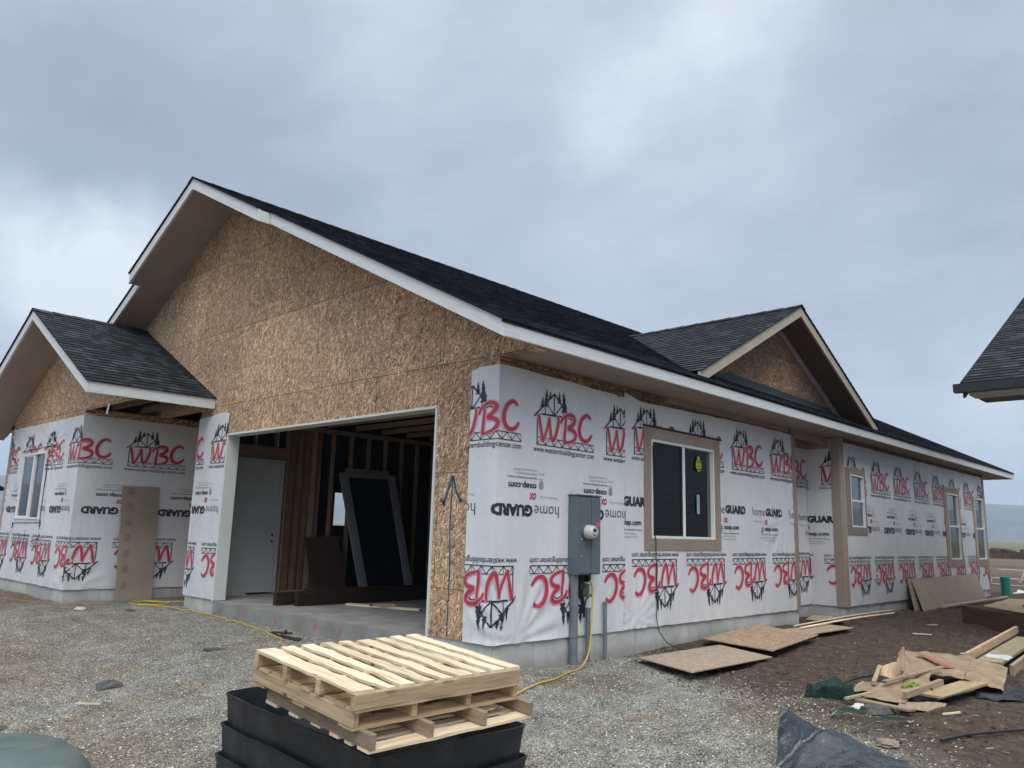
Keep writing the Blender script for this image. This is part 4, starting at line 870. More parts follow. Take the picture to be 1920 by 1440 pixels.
for yy, zz in ((1.20, 1.05), (1.20, .87)): q = G(); q.cyl((.158, yy, zz), (.164, yy, zz), .008, 8); q.build('screw', LITE, mb)
q = G(); q.tube([(.05, 1.15, 1.54), (.05, 1.15, 1.565), (.05, 1.175, 1.56)], .006, 6); q.build('hook', LITE, mb)
q = G(); q.cyl((.062, 1.20, -.5), (.062, 1.20, .67), .046, 20); q.cyl((.062, 1.20, .0), (.062, 1.20, .02), .05, 20); q.build('conduit', GALV, mb)
q = G(); q.cyl((.06, 1.455, -.5), (.06, 1.455, .29), .028, 16); q.cyl((.06, 1.455, .27), (.06, 1.455, .30), .033, 16); tag(q.build('conduit_stub', GALV), 'middle grey conduit stub below the meter cabinet, with wires at its top', 'pipe', 'conduit stubs below the meter cabinet')
q = G(); q.cyl((.06, 1.77, -.5), (.06, 1.77, .345), .022, 16); q.cyl((.06, 1.77, .325), (.06, 1.77, .35), .026, 16); tag(q.build('conduit_stub', GALV), 'thin grey conduit stub standing alone right of the meter cabinet', 'pipe', 'conduit stubs below the meter cabinet')
q = G()
for i, (a, b_) in enumerate((((.05, 1.30, .67), (.05, 1.36, .34)), ((.06, 1.34, .67), (.07, 1.37, .30)), ((.04, 1.33, .67), (.04, 1.335, .5)))):
    q.tube([a, (a[0]+.01, a[1]+.01, .58), (b_[0], b_[1]-.03, .45), b_, (b_[0], b_[1]+.0, b_[2]-.1)], .013, 7)
q.box((.04, 1.40, .575), (.10, 1.45, .665)); q.build('cable_bundle', BLKM, mb, smooth=False)
q = G(); q.box((.05, 1.395, .42), (.115, 1.465, .56)); q.build('outlet_box', solid('outlet_green', (.13, .15, .10), .5), mb, bev=.004)
q = G(); q.box((.115, 1.405, .45), (.12, 1.455, .55)); q.box((.045, 1.39, .56), (.11, 1.44, .585)); q.build('outlet_cover', solid('outlet_cover', (.42, .45, .42), .4), mb)
def ro(x, y, up=.0): return (x, y, ground_h(x, y)+up)
YEL = solid('yellow_cord', (.55, .40, .07), .5, .4)
def crv(pts, n=8, jit=0):
    P = [Vector(p) for p in pts]; o = []
    for i in range(len(P)-1):
        a, b_, c, d = P[max(i-1, 0)], P[i], P[i+1], P[min(i+2, len(P)-1)]
        for k_ in range(n):
            t = k_/n; o.append(.5*((2*b_)+(c-a)*t+(2*a-5*b_+4*c-d)*t*t+(3*b_-a-3*c+d)*t**3))
    o.append(P[-1])
    if jit: o = [p+Vector((jit*nz(p.x*6, p.y*6, 1), jit*nz(p.x*6, p.y*6, 5), 0)) for p in o]
    return o
q = G(); q.tube(crv([(.11, 1.42, .60), (.13, 1.45, .52), (.14, 1.43, .40), (.17, 1.38, .15), (.26, 1.22, -.12), ro(.33, 1.0, .02), ro(.46, .63, .012), ro(.68, .17, .012), ro(.74, -.12, .012), ro(.80, -.43, .012), ro(.95, -1.0, .012), ro(1.1, -1.7, .012)]), .009, 8)
tag(q.build('extension_cord', YEL, smooth=True), 'yellow extension cord running from the meter outlet down across the gravel', 'cord')
pts = [ro(x, y, .012) for x, y in ((-7.0, .5), (-7.5, .25), (-7.9, -.1), (-7.7, -.45), (-7.3, -.25), (-7.45, .05), (-7.8, -.2), (-7.4, -.42), (-6.9, -.15), (-6.13, 0-.08), (-5.52, -.12), (-4.91, -.14), (-4.28, -.22), (-3.51, -.37), (-2.87, -.58), (-2.3, -.9), (-1.6, -1.1))]
q = G(); q.tube([Vector((p.x, p.y, ground_h(p.x, p.y)+.012)) for p in crv(pts, 10, .05)], .009, 8); tag(q.build('extension_cord', YEL, smooth=True), 'yellow extension cord looped by the porch and trailing past the garage slab', 'cord')
q = G(); q.tube([Vector((p.x, p.y, ground_h(p.x, p.y)+.01)) for p in crv([ro(x, y) for x, y in ((-11.5, -2.0), (-10.7, -1.5), (-10.2, -1.72), (-9.6, -1.68), (-9.2, -1.55), (-8.64, -1.45), (-8.2, -1.2), (-7.9, -.7))], 8, .04)], .007, 6)
tag(q.build('extension_cord', solid('faded_red_cord', (.42, .18, .14), .6), smooth=True), 'faded red cord lying along the foot of the left wing', 'cord')
q = G(); q.cyl((X2+.0, 9.85, .43), (X2+.09, 9.85, .43), .012, 8); q.cyl((X2+.06, 9.85, .40), (X2+.09, 9.85, .36), .012, 8); q.cyl((X2+.05, 9.85, .43), (X2+.05, 9.85, .50), .008, 6); q.cyl((X2+.05, 9.82, .50), (X2+.05, 9.88, .50), .012, 8); q.build('hose_tap', solid('brass', (.25, .17, .12), .4), house)
# ------------------------------------------------------------------ boards leaning on the house
LB = solid('fibre_board', (.335, .275, .215), .8, .2, .07, 2)
q = G(); a, b_ = Vector((-8.40, -.36, ground_h(-8.4, -.3)+.0)), Vector((-8.40, .27, ground_h(-8.4, .3)+.0)); a, b_ = Vector((-8.28, -.48, -.20)), Vector((-8.28, .12, -.20))
q.prism([a, b_, (-8.44, .12, 1.715), (-8.44, -.50, 1.700)], (.012, 0, 0)); lb = q.build('siding_board', LB)
tag(lb, 'tall narrow tan board leaning upright against the wrapped left wing', 'board')
q = G()
for k in range(7): q.box((-8.352-.008*k+.05, -.42, -.02+k*.255), (-8.350-.008*k+.05, -.30, .10+k*.255))
sd_ = bpy.data.objects; pp = q
q = G()
for k in range(7):
    z0 = .0+k*.26; f = lambda z: -8.28-.16*(z+.2)/1.91+.0135
    q.face([(f(z0), -.41, z0), (f(z0), -.31, z0), (f(z0+.12), -.31, z0+.12), (f(z0+.12), -.41, z0+.12)])
q.build('glue_patch', solid('glue_patch', (.25, .20, .155), .7), lb)
q = G(); q.prism([(.62, 11.25, -.19), (.60, 16.05, -.18), (.30, 16.45, .42), (.30, 11.70, .36)], (.012, 0, .006)); o = q.build('siding_board', LB); tag(o, 'long flat tan sheet leaning against the far house wall', 'board')
q = G(); q.prism([(.50, 11.12, -.19), (.50, 15.0, -.18), (.26, 15.2, .40), (.26, 11.55, .38)], (.012, 0, .006)); o = q.build('siding_board', PINEO); tag(o, 'dark edged sheet tucked behind the long tan one at the far wall', 'board')
# ------------------------------------------------------------------ loose OSB sheets on the ground
def sheet(pts, mt, label, group=None, th=.011, name='osb_sheet', cat='board', lift=.02):
    P = [Vector((x, y, gbase(x, y)+lift+dz)) for x, y, dz in pts]; a = P[0]; e = (P[1]-a).normalized()
    nn_ = Vector((0, 0, 1)); f = nn_.cross(e)
    q = G(); q.prism([p for p in P], (0, 0, th), 0, lambda p: ((Vector(p)-a).dot(e), (Vector(p)-a).dot(f)+.013*(Vector(p).z)))
    o = q.build(name, mt); return tag(o, label, cat, group)
GO = 'particle board sheets on the soil beside the house'
sheet([(.36, 1.98, .03), (.54, 3.5, .02), (1.45, 3.04, .03), (1.42, 1.36, .05)], OSBG, 'nearest particle board sheet on the ground, the palest one', GO)
sheet([(.24, 3.6, .03), (-.03+.05, 5.50, .03), (1.17, 4.99, .045), (1.39, 3.18, .05)], OSBN, 'brownish particle board sheet overlapping the nearest pale one', GO, lift=.045)
sheet([(.36, 5.32, .02), (.6, 6.72, .02), (1.1, 6.38, .045), (.93, 5.15, .03)], OSBG, 'small particle board sheet beyond the brownish one, under the two laths', GO)
sheet([(.08, 7.12, .03), (-.20, 8.0, .03), (.10, 8.02, .03), (.62, 7.5, .03), (.45, 7.15, .03)], OSBG, 'particle board piece lying inside the recess at the foundation', GO)
for k, (p, q_, lab) in enumerate((((.44, 5.87), (.37, 10.22), 'long pale lath on the soil, the one nearer the wall'), ((.61, 5.69), (.62, 9.6), 'long pale lath on the soil, the one farther from the wall'))):
    q = G(); a = Vector((*p, gbase(*p)+.075)); b_ = Vector((*q_, gbase(*q_)+.05)); q.tube(crv([a, a.lerp(b_, .5)+Vector((.05, 0, .03)), b_], 6), .016, 4); tag(q.build('lath', PINE), lab, 'lath', 'laths beside the house')
q = G(); q.beam((.76, 12.05, -.12), (.82, 17.06, -.11), .05, .03); tag(q.build('lath', PINE), 'pale lath at the foot of the long leaning sheet', 'lath')
# ------------------------------------------------------------------ pallets
def board_mesh(Lx, wd, th, mt, name, parent, jag=.0, bow=.0):
    pass
Mst = Matrix.Translation((1.760, -2.644, .339)) @ (Matrix.Rotation(0.0, 4, 'Z') @ Matrix.Rotation(.087, 4, 'Y') @ Matrix.Rotation(.004, 4, 'X'))
def pallet(label, depth, strx, mt_s, mt_b, boards_top, boards_bot, dx=0, dy=0, rz=0, seed=1, edgemat=None):
    """strx: True when the stringers run along x. depth = distance of its top below the stack top"""
    rnd = random.Random(seed)
    M = Mst @ Matrix.Translation((dx, dy, -depth)) @ Matrix.Rotation(rz, 4, 'Z')
    root = bpy.data.objects.new('pallet', None); col.objects.link(root); root.matrix_world = M; root.empty_display_size = .3
    tag(root, label, 'pallet', 'wooden pallets stacked on the black bins')
    LS, LBd = (1.22, 1.02) if not strx else (1.02, 1.22)        # stringer length (across boards), board length
    def add(q, nm, mt):
        o = q.build(nm, mt, None, bev=.0025); o.parent = root; return o
    bt = .016; sh = .078
    hasT = len(boards_top) > 0; hasB = len(boards_bot) > 0
    z1 = 0 if not hasT else -bt
    for k in (-.49, -.17, .165, .49):
        c = k*(LBd-.04)/ .98
        q = G()
        if strx: q.box((-LS/2, c-.019, z1-sh), (LS/2, c+.019, z1-.0005))
        else: q.box((c-.019, -LS/2, z1-sh), (c+.019, LS/2, z1-.0005))
        add(q, 'stringer', mt_s)
    def boards(lst, zt):
        for (c, wd) in lst:
            n_ = 14; q = G(); le = LBd/2+rnd.uniform(-.012, .006)
            wn = .024 if hasT and not strx else .014; e0 = [rnd.uniform(-.004, .004)+wn*nz(i*.55, c*9, seed) for i in range(n_+1)]; e1 = [rnd.uniform(-.004, .004)+wn*nz(i*.5, c*9+5, seed) for i in range(n_+1)]
            A = []; 
            for i in range(n_+1):
                t = -le+2*le*i/n_+(.0 if 0 < i < n_ else rnd.uniform(-.006, .006)); A.append((t, c-wd/2+e0[i], c+wd/2+e1[i], .005*nz(i*.3, c*3, seed+3)))
            def P(t, s_, z): return (t, s_, z) if not strx else (s_, t, z)
            ou, ov = rnd.random()*20, rnd.random()*20
            for (t0, a0, b0, h0), (t1, a1, b1, h1) in zip(A, A[1:]):
                q.face([P(t0, a0, zt+h0), P(t1, a1, zt+h1), P(t1, b1, zt+h1), P(t0, b0, zt+h0)], [(t0+ou, a0+ov), (t1+ou, a1+ov), (t1+ou, b1+ov), (t0+ou, b0+ov)])
                q.face([P(t0, a0, zt-bt), P(t1, a1, zt-bt), P(t1, b1, zt-bt), P(t0, b0, zt-bt)], [(t0+ou, a0+ov), (t1+ou, a1+ov), (t1+ou, b1+ov), (t0+ou, b0+ov)])
                q.face([P(t0, a0, zt-bt), P(t1, a1, zt-bt), P(t1, a1, zt+h1), P(t0, a0, zt+h0)], [(t0+ou, ov), (t1+ou, ov), (t1+ou, ov+.016), (t0+ou, ov+.016)])
                q.face([P(t0, b0, zt-bt), P(t1, b1, zt-bt), P(t1, b1, zt+h1), P(t0, b0, zt+h0)], [(t0+ou, ov), (t1+ou, ov), (t1+ou, ov+.016), (t0+ou, ov+.016)])
            for t, a0, b0, h0 in (A[0], A[-1]): q.face([P(t, a0, zt-bt), P(t, b0, zt-bt), P(t, b0, zt+h0), P(t, a0, zt+h0)], [(ou, ov), (ou+.02, ov+.1), (ou+.02, ov+.12), (ou, ov+.12)])
            o = q.build('deck_board', mt_b, None); o.parent = root
    boards(boards_top, 0); boards(boards_bot, z1-sh-.0005)
    return root
tb = []; y = -.61
for i, wd in enumerate((.118, .080, .082, .086, .078, .095, .078, .077, .090)):
    tb.append((y+wd/2, wd)); y += wd+(1.22-.784)/8
pallet('topmost pallet of the stack, fresh pale boards showing', 0, False, PINEW, PINE, tb, [], seed=3)
tb2 = [(-.49+k*.109, .088) for k in range(10)]
pallet('second pallet of the stack, open stringer ends towards the gravel', .094, True, PINEW, PINEW, tb2, [(.44, .13), (-.44, .12), (0, .12)], dx=-.03, dy=.02, seed=5)
pallet('lowest pallet of the stack, greyish and resting on the black bins', .204, True, PINEO, PINE, [], [(.455, .10), (-.445, .13), (-.2, .09), (.0, .09), (.2, .09), (.33, .06)], dx=.06, dy=.075, seed=9)
# ------------------------------------------------------------------ black plastic bins under the pallets
def bin_(label, x0, x1, y0, y1, zt, h, tap, tilt, name='black_bin'):
    root = bpy.data.objects.new(name, None); col.objects.link(root); root.matrix_world = Matrix.Translation(((x0+x1)/2, (y0+y1)/2, zt)) @ Matrix.Rotation(tilt, 4, 'Y')
    tag(root, label, 'bin', 'black plastic bins stacked under the pallets'); hx, hy = (x1-x0)/2, (y1-y0)/2
    def ring(hx_, hy_, z, r=.05, n_=5):
        o = []
        for cx, cy, a0 in ((1, 1, 0), (-1, 1, 90), (-1, -1, 180), (1, -1, 270)):
            for k in range(n_+1):
                a = math.radians(a0+90*k/n_); o.append((cx*(hx_-r)+r*math.cos(a), cy*(hy_-r)+r*math.sin(a), z))
        w_ = []
        for i_ in range(len(o)):
            a_, b_ = Vector(o[i_]), Vector(o[(i_+1) % len(o)]); k_ = 10 if (b_-a_).length > .3 else 1
            for q_ in range(k_):
                p_ = a_.lerp(b_, q_/k_); w_.append((p_.x+.008*nz(p_.x*2, p_.y*2, zt), p_.y+.008*nz(p_.y*2, p_.x*2, zt+3), p_.z+(.016*nz(p_.x*2.3, p_.y*2.3, zt*9) if z > -.1 else 0)))
        return w_
    def loft(q, rings):
        for A, B in zip(rings, rings[1:]):
            n_ = len(A)
            for k in range(n_): j = (k+1) % n_; q.face([A[k], A[j], B[j], B[k]])
    q = G(); t = .006
    rings = [ring(hx-tap, hy-tap, -h), ring(hx-.01, hy-.01, -.03), ring(hx-.004, hy-.004, -.012), ring(hx, hy, 0), ring(hx-.012, hy-.012, 0), ring(hx-.012-t, hy-.012-t, -.03), ring(hx-tap-t, hy-tap-t, -h+.01)]
    loft(q, rings); q.face([Vector(p) for p in rings[-1]]); q.face([Vector(p) for p in rings[0]][::-1]); o = q.build('tub', BLKP, None, smooth=False); o.parent = root
    return root
bin_('uppermost black plastic bin, its open corner showing left of the pallets', .455, 2.16, -3.02, -1.82, -.045, .22, .025, .045)
bin_('middle black plastic bin of the stack under the pallets', .44, 2.175, -3.035, -1.81, -.235, .22, .025, .045)
bin_('lowest black plastic bin of the stack, scuffed at its left corner', .425, 2.19, -3.05, -1.80, -.425, .25, .025, .045)
# ------------------------------------------------------------------ right hand neighbour house
NX, NY, NZ = 2.76, 6.32, 3.30
nh = empty('neighbour_house', (NX+6, NY+5, -.3)); tag(nh, 'dark shingled neighbouring house whose roof corner enters at the right edge', 'house')
g = G(); S = .4933
g2y = NY+5.4
slope(g, (NX, NY, NZ), (NX+13, NY, NZ), (NX+13, g2y, NZ+S*5.4), (NX, g2y, NZ+S*5.4)); slope(g, (NX, NY+10.8, NZ), (NX+13, NY+10.8, NZ), (NX+13, g2y, NZ+S*5.4), (NX, g2y, NZ+S*5.4)); g.build('roof', SHIN, nh)
g = G(); g.prism([(NX+.75, NY+.8, -.5), (NX+.75, NY+10.0, -.5), (NX+.75, NY+10.0, 3.2+S*.5), (NX+.75, g2y, NZ+S*5.1), (NX+.75, NY+.8, 3.2+S*.5)], (11.5, 0, 0), 0, fuvy); g.build('wall', SIDING, nh)
g = G(); g.box((NX-.06, NY-.14, NZ-.13), (NX+13, NY-.135, NZ-.02)); g.box((NX-.06, NY-.14, NZ-.135), (NX+13, NY-.01, NZ-.13)); g.box((NX-.06, NY-.14, NZ-.13), (NX-.055, NY-.01, NZ-.02)); g.box((NX-.06, NY-.012, NZ-.13), (NX+13, NY-.01, NZ-.02)); g.build('gutter', BLKM, nh)
g = G(); g.box((NX+.10, NY, NZ-.17), (NX+13, NY+.03, NZ-.01)); g.box((NX+.10, NY+.03, NZ-.17), (NX+13, NY+.34, NZ-.155)); g.build('fascia_board', solid('grey_fascia', (.50, .50, .47), .6), nh)
g = G(); g.box((NX+.12, NY+.341, NZ-.165), (NX+13, NY+.82, NZ-.06)); g.build('soffit', solid('grey_soffit', (.12, .12, .12), .7), nh)
g = G(); g.prism([(NX+.02, NY+.02, NZ-.02), (NX+.02, g2y, NZ+S*5.4-.02), (NX+.02, g2y, NZ+S*5.4-.2), (NX+.02, NY+.02, NZ-.2)], (.03, 0, 0)); g.prism([(NX+.02, NY+10.78, NZ-.02), (NX+.02, g2y, NZ+S*5.4-.02), (NX+.02, g2y, NZ+S*5.4-.2), (NX+.02, NY+10.78, NZ-.2)], (.03, 0, 0)); g.build('fascia_board', solid('grey_fascia2', (.10, .10, .10), .6), nh)
# distant house at the left
dh = empty('distant_house', (-44, 3, -.2)); tag(dh, 'far off pale house with a dark roof at the left edge behind the wing', 'house')
g = G(); g.box((-52, -3, -.6), (-41, 5.4, 2.6)); g.prism([(-52, -3, 2.6), (-52, 5.4, 2.6), (-52, 1.2, 4.2)], (11, 0, 0)); g.build('wall', solid('pale_siding', (.42, .43, .43), .7), dh)
g = G(); slope(g, (-52.5, -3.6, 2.5), (-40.4, -3.6, 2.5), (-40.4, 1.2, 4.5), (-52.5, 1.2, 4.5), .5); slope(g, (-52.5, 6.0, 2.5), (-40.4, 6.0, 2.5), (-40.4, 1.2, 4.5), (-52.5, 1.2, 4.5), .5); g.build('roof', SHIN, dh)
g = G(); g.box((-40.99, 2.0, .8), (-40.95, 3.2, 1.9)); g.build('window', BLKM, dh)
# pvc bucket at the left wing foot
q = G(); q.tube([(-11.3, -1.9, -.22), (-11.3, -1.9, -.02), (-11.3, -1.9, .02)], .1, 18, radii=[.085, .11, .115]); tag(q.build('white_bucket', VINYL), 'small white bucket at the foot of the left wing', 'bucket')
# ------------------------------------------------------------------ debris on the right
q = G(); A0, B0 = Vector((1.80, 9.35, 0)), Vector((3.35, 7.45, 0)); d = (B0-A0).normalized(); pr = Vector((-d.y, d.x, 0))
bxr = empty('lumber_form', (2.3, 8.6, -.2)); tag(bxr, 'low brown timber form made of wide boards lying at the right edge', 'timber form')
for nm, a, b_, ww in (('side_board', A0, B0, .038), ('side_board', A0+pr*1.1, B0+pr*1.1, .038)):
    q = G(); q.beam(a+Vector((0, 0, -.03)), b_+Vector((0, 0, -.03)), ww, .28); q.build(nm, mat('form_board', wood((.075, .045, .03), (.13, .085, .055)), .8, .2), bxr)
q = G(); q.beam(A0+pr*.03+Vector((0, 0, -.03)), A0+pr*1.07+Vector((0, 0, -.03)), .038, .28); q.build('end_board', PINEO, bxr)
q = G(); q.prism([A0+pr*.25+d*.2+Vector((0, 0, .112)), A0+pr*1.0+d*.1+Vector((0, 0, .112)), B0+pr*1.0+Vector((0, 0, .112)), B0+pr*.3+Vector((0, 0, .112))], (0, 0, .012)); q.build('cover_sheet', PINEW, bxr)
for k, (a, b_, wd, hh, mt_, lab) in enumerate((((3.19, 3.95, .05), (3.0, 7.2, .10), .04, .09, PINEW, 'narrow plank beside the wide pale plank at the right edge'), ((3.36, 4.1, .0), (3.24, 6.6, .05), .24, .035, mat('plank', wood((.30, .24, .16), (.40, .33, .23)), .75, .2), 'wide pale plank running from the cardboard pile to the right edge'), ((3.56, 4.15, -.06), (3.46, 6.4, .0), .04, .12, PINEO, 'dark edged plank on the outer side of the wide one'))):
    q = G(); q.beam(Vector(a)+Vector((0, 0, -.12)), Vector(b_)+Vector((0, 0, -.12)), wd, hh); tag(q.build('plank', mt_, bev=.003), lab, 'plank', 'planks at the right edge')
CB = mat('cardboard', f_cardboard, .85, .2)
def crumple(pts, nu, nv, amp, mt, name, label, cat, thick=.004, smooth=False, seed=0, parent=None, group=None, fr=6):
    """pts: 4 corners (3D) bilinear patch with noise"""
    a, b_, c, d = [Vector(p) for p in pts]; q = G(); V_ = []
    n_ = (b_-a).cross(d-a).normalized()
    if n_.z < 0: n_ = -n_
    for j in range(nv+1):
        for i in range(nu+1):
            u, v = i/nu, j/nv; p = a*(1-u)*(1-v)+b_*u*(1-v)+c*u*v+d*(1-u)*v
            e = Vector((nz(u*3+seed, v*3), nz(u*3, v*3+seed, 2), 0))*amp*.8
            V_.append((p+n_*amp*(nz(p.x*fr+seed, p.y*fr, p.z*fr)+.5*nz(p.x*fr*2.6, p.y*fr*2.6+seed, 1))+e, (u*(b_-a).length, v*(d-a).length)))
    for s_ in (0, -1):
        for j in range(nv):
            for i in range(nu):
                ids = [j*(nu+1)+i, j*(nu+1)+i+1, (j+1)*(nu+1)+i+1, (j+1)*(nu+1)+i]; q.face([V_[k][0]+n_*thick*s_ for k in ids], [V_[k][1] for k in ids])
    bd = [i for i in range(nu+1)]+[j*(nu+1)+nu for j in range(1, nv+1)]+[nv*(nu+1)+i for i in range(nu-1, -1, -1)]+[j*(nu+1) for j in range(nv-1, 0, -1)]
    for k in range(len(bd)):
        A, B = V_[bd[k]], V_[bd[(k+1) % len(bd)]]; q.face([A[0], B[0], B[0]-n_*thick, A[0]-n_*thick], [A[1], B[1], B[1], A[1]])
    o = q.build(name, mt, parent, smooth=smooth)
    if label: tag(o, label, cat, group)
    return o
G0 = 'cardboard pieces in the rubbish pile'
Z0 = -.23
cbig = crumple([(2.98, 2.55, Z0+.12), (2.72, 3.45, Z0+.22), (3.30, 3.70, Z0+.20), (3.50, 2.62, Z0+.12)], 12, 9, .035, CB, 'cardboard', 'large flattened carton with a faded red stripe in the rubbish pile', 'cardboard', seed=2, group=G0)
q = G(); q.prism([(2.90, 3.26, Z0+.225), (2.95, 3.31, Z0+.225), (3.36, 2.90, Z0+.175), (3.32, 2.85, Z0+.172)], (0, 0, .003)); q.build('red_stripe', solid('stripe_red', (.36, .12, .09), .8), cbig)
crumple([(3.50, 2.62, Z0+.12), (3.30, 3.70, Z0+.2), (3.62, 3.72, Z0+.14), (3.78, 2.78, Z0+.05)], 8, 9, .03, CB, 'cardboard', 'right hand half of the torn carton, folded down over dark plastic', 'cardboard', seed=5, group=G0)
crumple([(2.74, 2.52, Z0+.02), (2.66, 2.95, Z0+.10), (2.80, 3.32, Z0+.16), (2.98, 2.72, Z0+.06)], 6, 6, .02, PINEW, 'cardboard', 'small folded tan board standing at the left of the rubbish pile', 'cardboard', seed=8, group=G0)
crumple([(2.92, 2.55, Z0+.05), (2.80, 3.05, Z0+.24), (2.84, 3.12, Z0+.30), (3.06, 2.60, Z0+.10)], 6, 4, .012, CB, 'cardboard', 'upright brown carton flap above the rubbish pile', 'cardboard', seed=9, group=G0)
crumple([(2.98, 1.50, Z0+.04), (3.02, 2.22, Z0+.10), (3.26, 2.16, Z0+.09), (3.36, 1.42, Z0+.05)], 7, 6, .015, CB, 'cardboard', 'pinkish tan carton sheet at the near side of the rubbish pile', 'cardboard', seed=12, group=G0)
crumple([(2.72, 2.0, Z0+.0), (2.70, 2.9, Z0+.05), (3.5, 2.9, Z0+.05), (3.55, 1.7, Z0+.0)], 14, 14, .05, solid('dark_rubbish', (.035, .03, .028), .8), 'dark_sheet', 'dark plastic sheet under the cartons of the rubbish pile', 'plastic sheet', seed=20)
q = G(); q.beam((3.45, 1.80, Z0+.07), (3.58, 2.70, Z0+.10), .20, .02); tag(q.build('scrap_board', PINEW), 'tan scrap board in front of the large carton', 'board')
q = G(); q.beam((3.33, 1.55, Z0+.09), (3.40, 2.30, Z0+.12), .04, .05); tag(q.build('scrap_stick', PINEO), 'brown stick lying over the rubbish pile', 'stick')
q = G(); q.beam((2.90, 2.05, Z0+.07), (2.72, 2.75, Z0+.12), .035, .035); tag(q.build('scrap_stick', PINEW), 'tan stick at the left side of the rubbish pile', 'stick')
q = G(); q.beam((2.93, 1.30, Z0+.03), (3.10, 2.10, Z0+.06), .03, .02); tag(q.build('scrap_stick', mat('pale_lath', wood((.45, .40, .24), (.55, .50, .33)), .7, .2)), 'pale yellow lath between green cloth and cartons', 'stick')
q = G(); q.tube(crv([ro(2.62, 2.1, .03), ro(2.60, 2.45, .05), ro(2.74, 2.9, .04)], 6), .009, 6); tag(q.build('dark_rod', BLKM), 'thin dark rod lying behind the green cloth', 'rod')
q = G()
for k in range(5): q.tube([(3.18+.05*k, 1.95+.1*math.sin(k*2), Z0+.08), (3.22+.05*k, 2.05+.1*math.cos(k), Z0+.11)], .02, 6, radii=[.02, .008])
tag(q.build('leafy_scrap', solid('leaf_green', (.18, .26, .03), .6)), 'scrap of bright green leaves in the rubbish pile', 'leaves')
crumple([(3.42, 3.7, Z0+.21), (3.40, 3.98, Z0+.22), (3.60, 4.05, Z0+.21), (3.62, 3.75, Z0+.2)], 4, 4, .02, solid('white_film', (.55, .62, .63), .4), 'plastic_film', 'white scrap of film at the end of the wide plank', 'plastic')
crumple([(3.62, 2.35, Z0+.0), (3.60, 2.9, Z0+.06), (3.95, 3.1, Z0+.06), (3.98, 2.6, Z0+.0)], 7, 7, .05, BLKP, 'black_film', 'black plastic film under the right carton half', 'plastic', seed=31)
crumple([(3.10, 2.0, Z0+.08), (3.02, 2.5, Z0+.15), (3.22, 2.62, Z0+.17), (3.36, 2.1, Z0+.10)], 8, 8, .03, CB, 'cardboard', 'crinkled brown carton scrap in the middle of the rubbish pile', 'cardboard', seed=41, group=G0)
crumple([(2.80, 1.75, Z0+.02), (2.76, 2.15, Z0+.06), (2.98, 2.2, Z0+.06), (3.02, 1.8, Z0+.03)], 7, 7, .02, PINEO, 'cardboard', 'flat grey brown scrap between the pale lath and the dark rod', 'cardboard', seed=44, group=G0)
crumple([(3.36, 1.25, Z0+.03), (3.30, 1.5, Z0+.05), (3.62, 1.62, Z0+.06), (3.66, 1.35, Z0+.03)], 7, 5, .02, PINEO, 'cardboard', 'dark muddy carton strip along the near foot of the rubbish pile', 'cardboard', seed=47, group=G0)
q = G(); q.beam((3.02, 1.35, Z0+.03), (3.5, 1.15, Z0+.05), .09, .015); tag(q.build('scrap_board', PINEO), 'grey scrap board just behind the grey concrete lump', 'board')
q = G(); q.beam((3.05, 1.9, Z0+.12), (3.28, 2.75, Z0+.19), .05, .012); tag(q.build('scrap_stick', PINEO), 'grey stick leaning over the dark gap of the rubbish pile', 'stick')
# green cloth: heap of folds
def heap(cx, cy, z0, rx, ry, h, mt, name, label, cat, seed=0, fold=3.5, amp=.35, nu=40, nv=14, rot=0, smooth=True):
    q = G(); V_ = []
    for j in range(nv+1):
        t = j/nv; r = math.sin((1-t)*math.pi/2) if j < nv else 0
        for i in range(nu):
            a = 2*math.pi*i/nu; k = 1+amp*nz(math.cos(a)*fold*.6+seed, math.sin(a)*fold*.6, t*2); x = rx*r*k*math.cos(a); y_ = ry*r*k*math.sin(a)
            x, y_ = x*math.cos(rot)-y_*math.sin(rot), x*math.sin(rot)+y_*math.cos(rot)
            rg = abs(nz(x*fold*3+seed, y_*fold*3, 3)); zz = h*(math.sin(t*math.pi/2)**.55)*(1+.5*nz(x*fold*2.2, y_*fold*2.2, seed))+h*1.1*(.28-rg)*min(1, t*3)
            gx, gy = cx+x, cy+y_; V_.append(Vector((gx, gy, (ground_h(gx, gy) if z0 is None else z0)-.01+max(zz, 0) if j else (ground_h(gx, gy) if z0 is None else z0)-.03)))
    for j in range(nv):
        for i in range(nu):
            k = (i+1) % nu; q.face([V_[j*nu+i], V_[j*nu+k], V_[(j+1)*nu+k], V_[(j+1)*nu+i]])
    o = q.build(name, mt, smooth=smooth); return tag(o, label, cat)
CLOTH = mat('green_cloth', lambda n, b: n.mix(n.sstep(n.noise(n.n('ShaderNodeTexCoord').outputs['Object'], 40, 3).outputs[0], .4, .6), (.006, .022, .018), (.015, .042, .034)), .75, .3)
heap(2.74, 1.42, None, .12, .25, .12, CLOTH, 'green_cloth', 'crumpled dark green cloth on the soil', 'cloth', seed=3, fold=2.6, amp=.55, nu=90, nv=36, rot=-.5)
TEAL = solid('teal_strap', (.16, .62, .50), .4, .5)
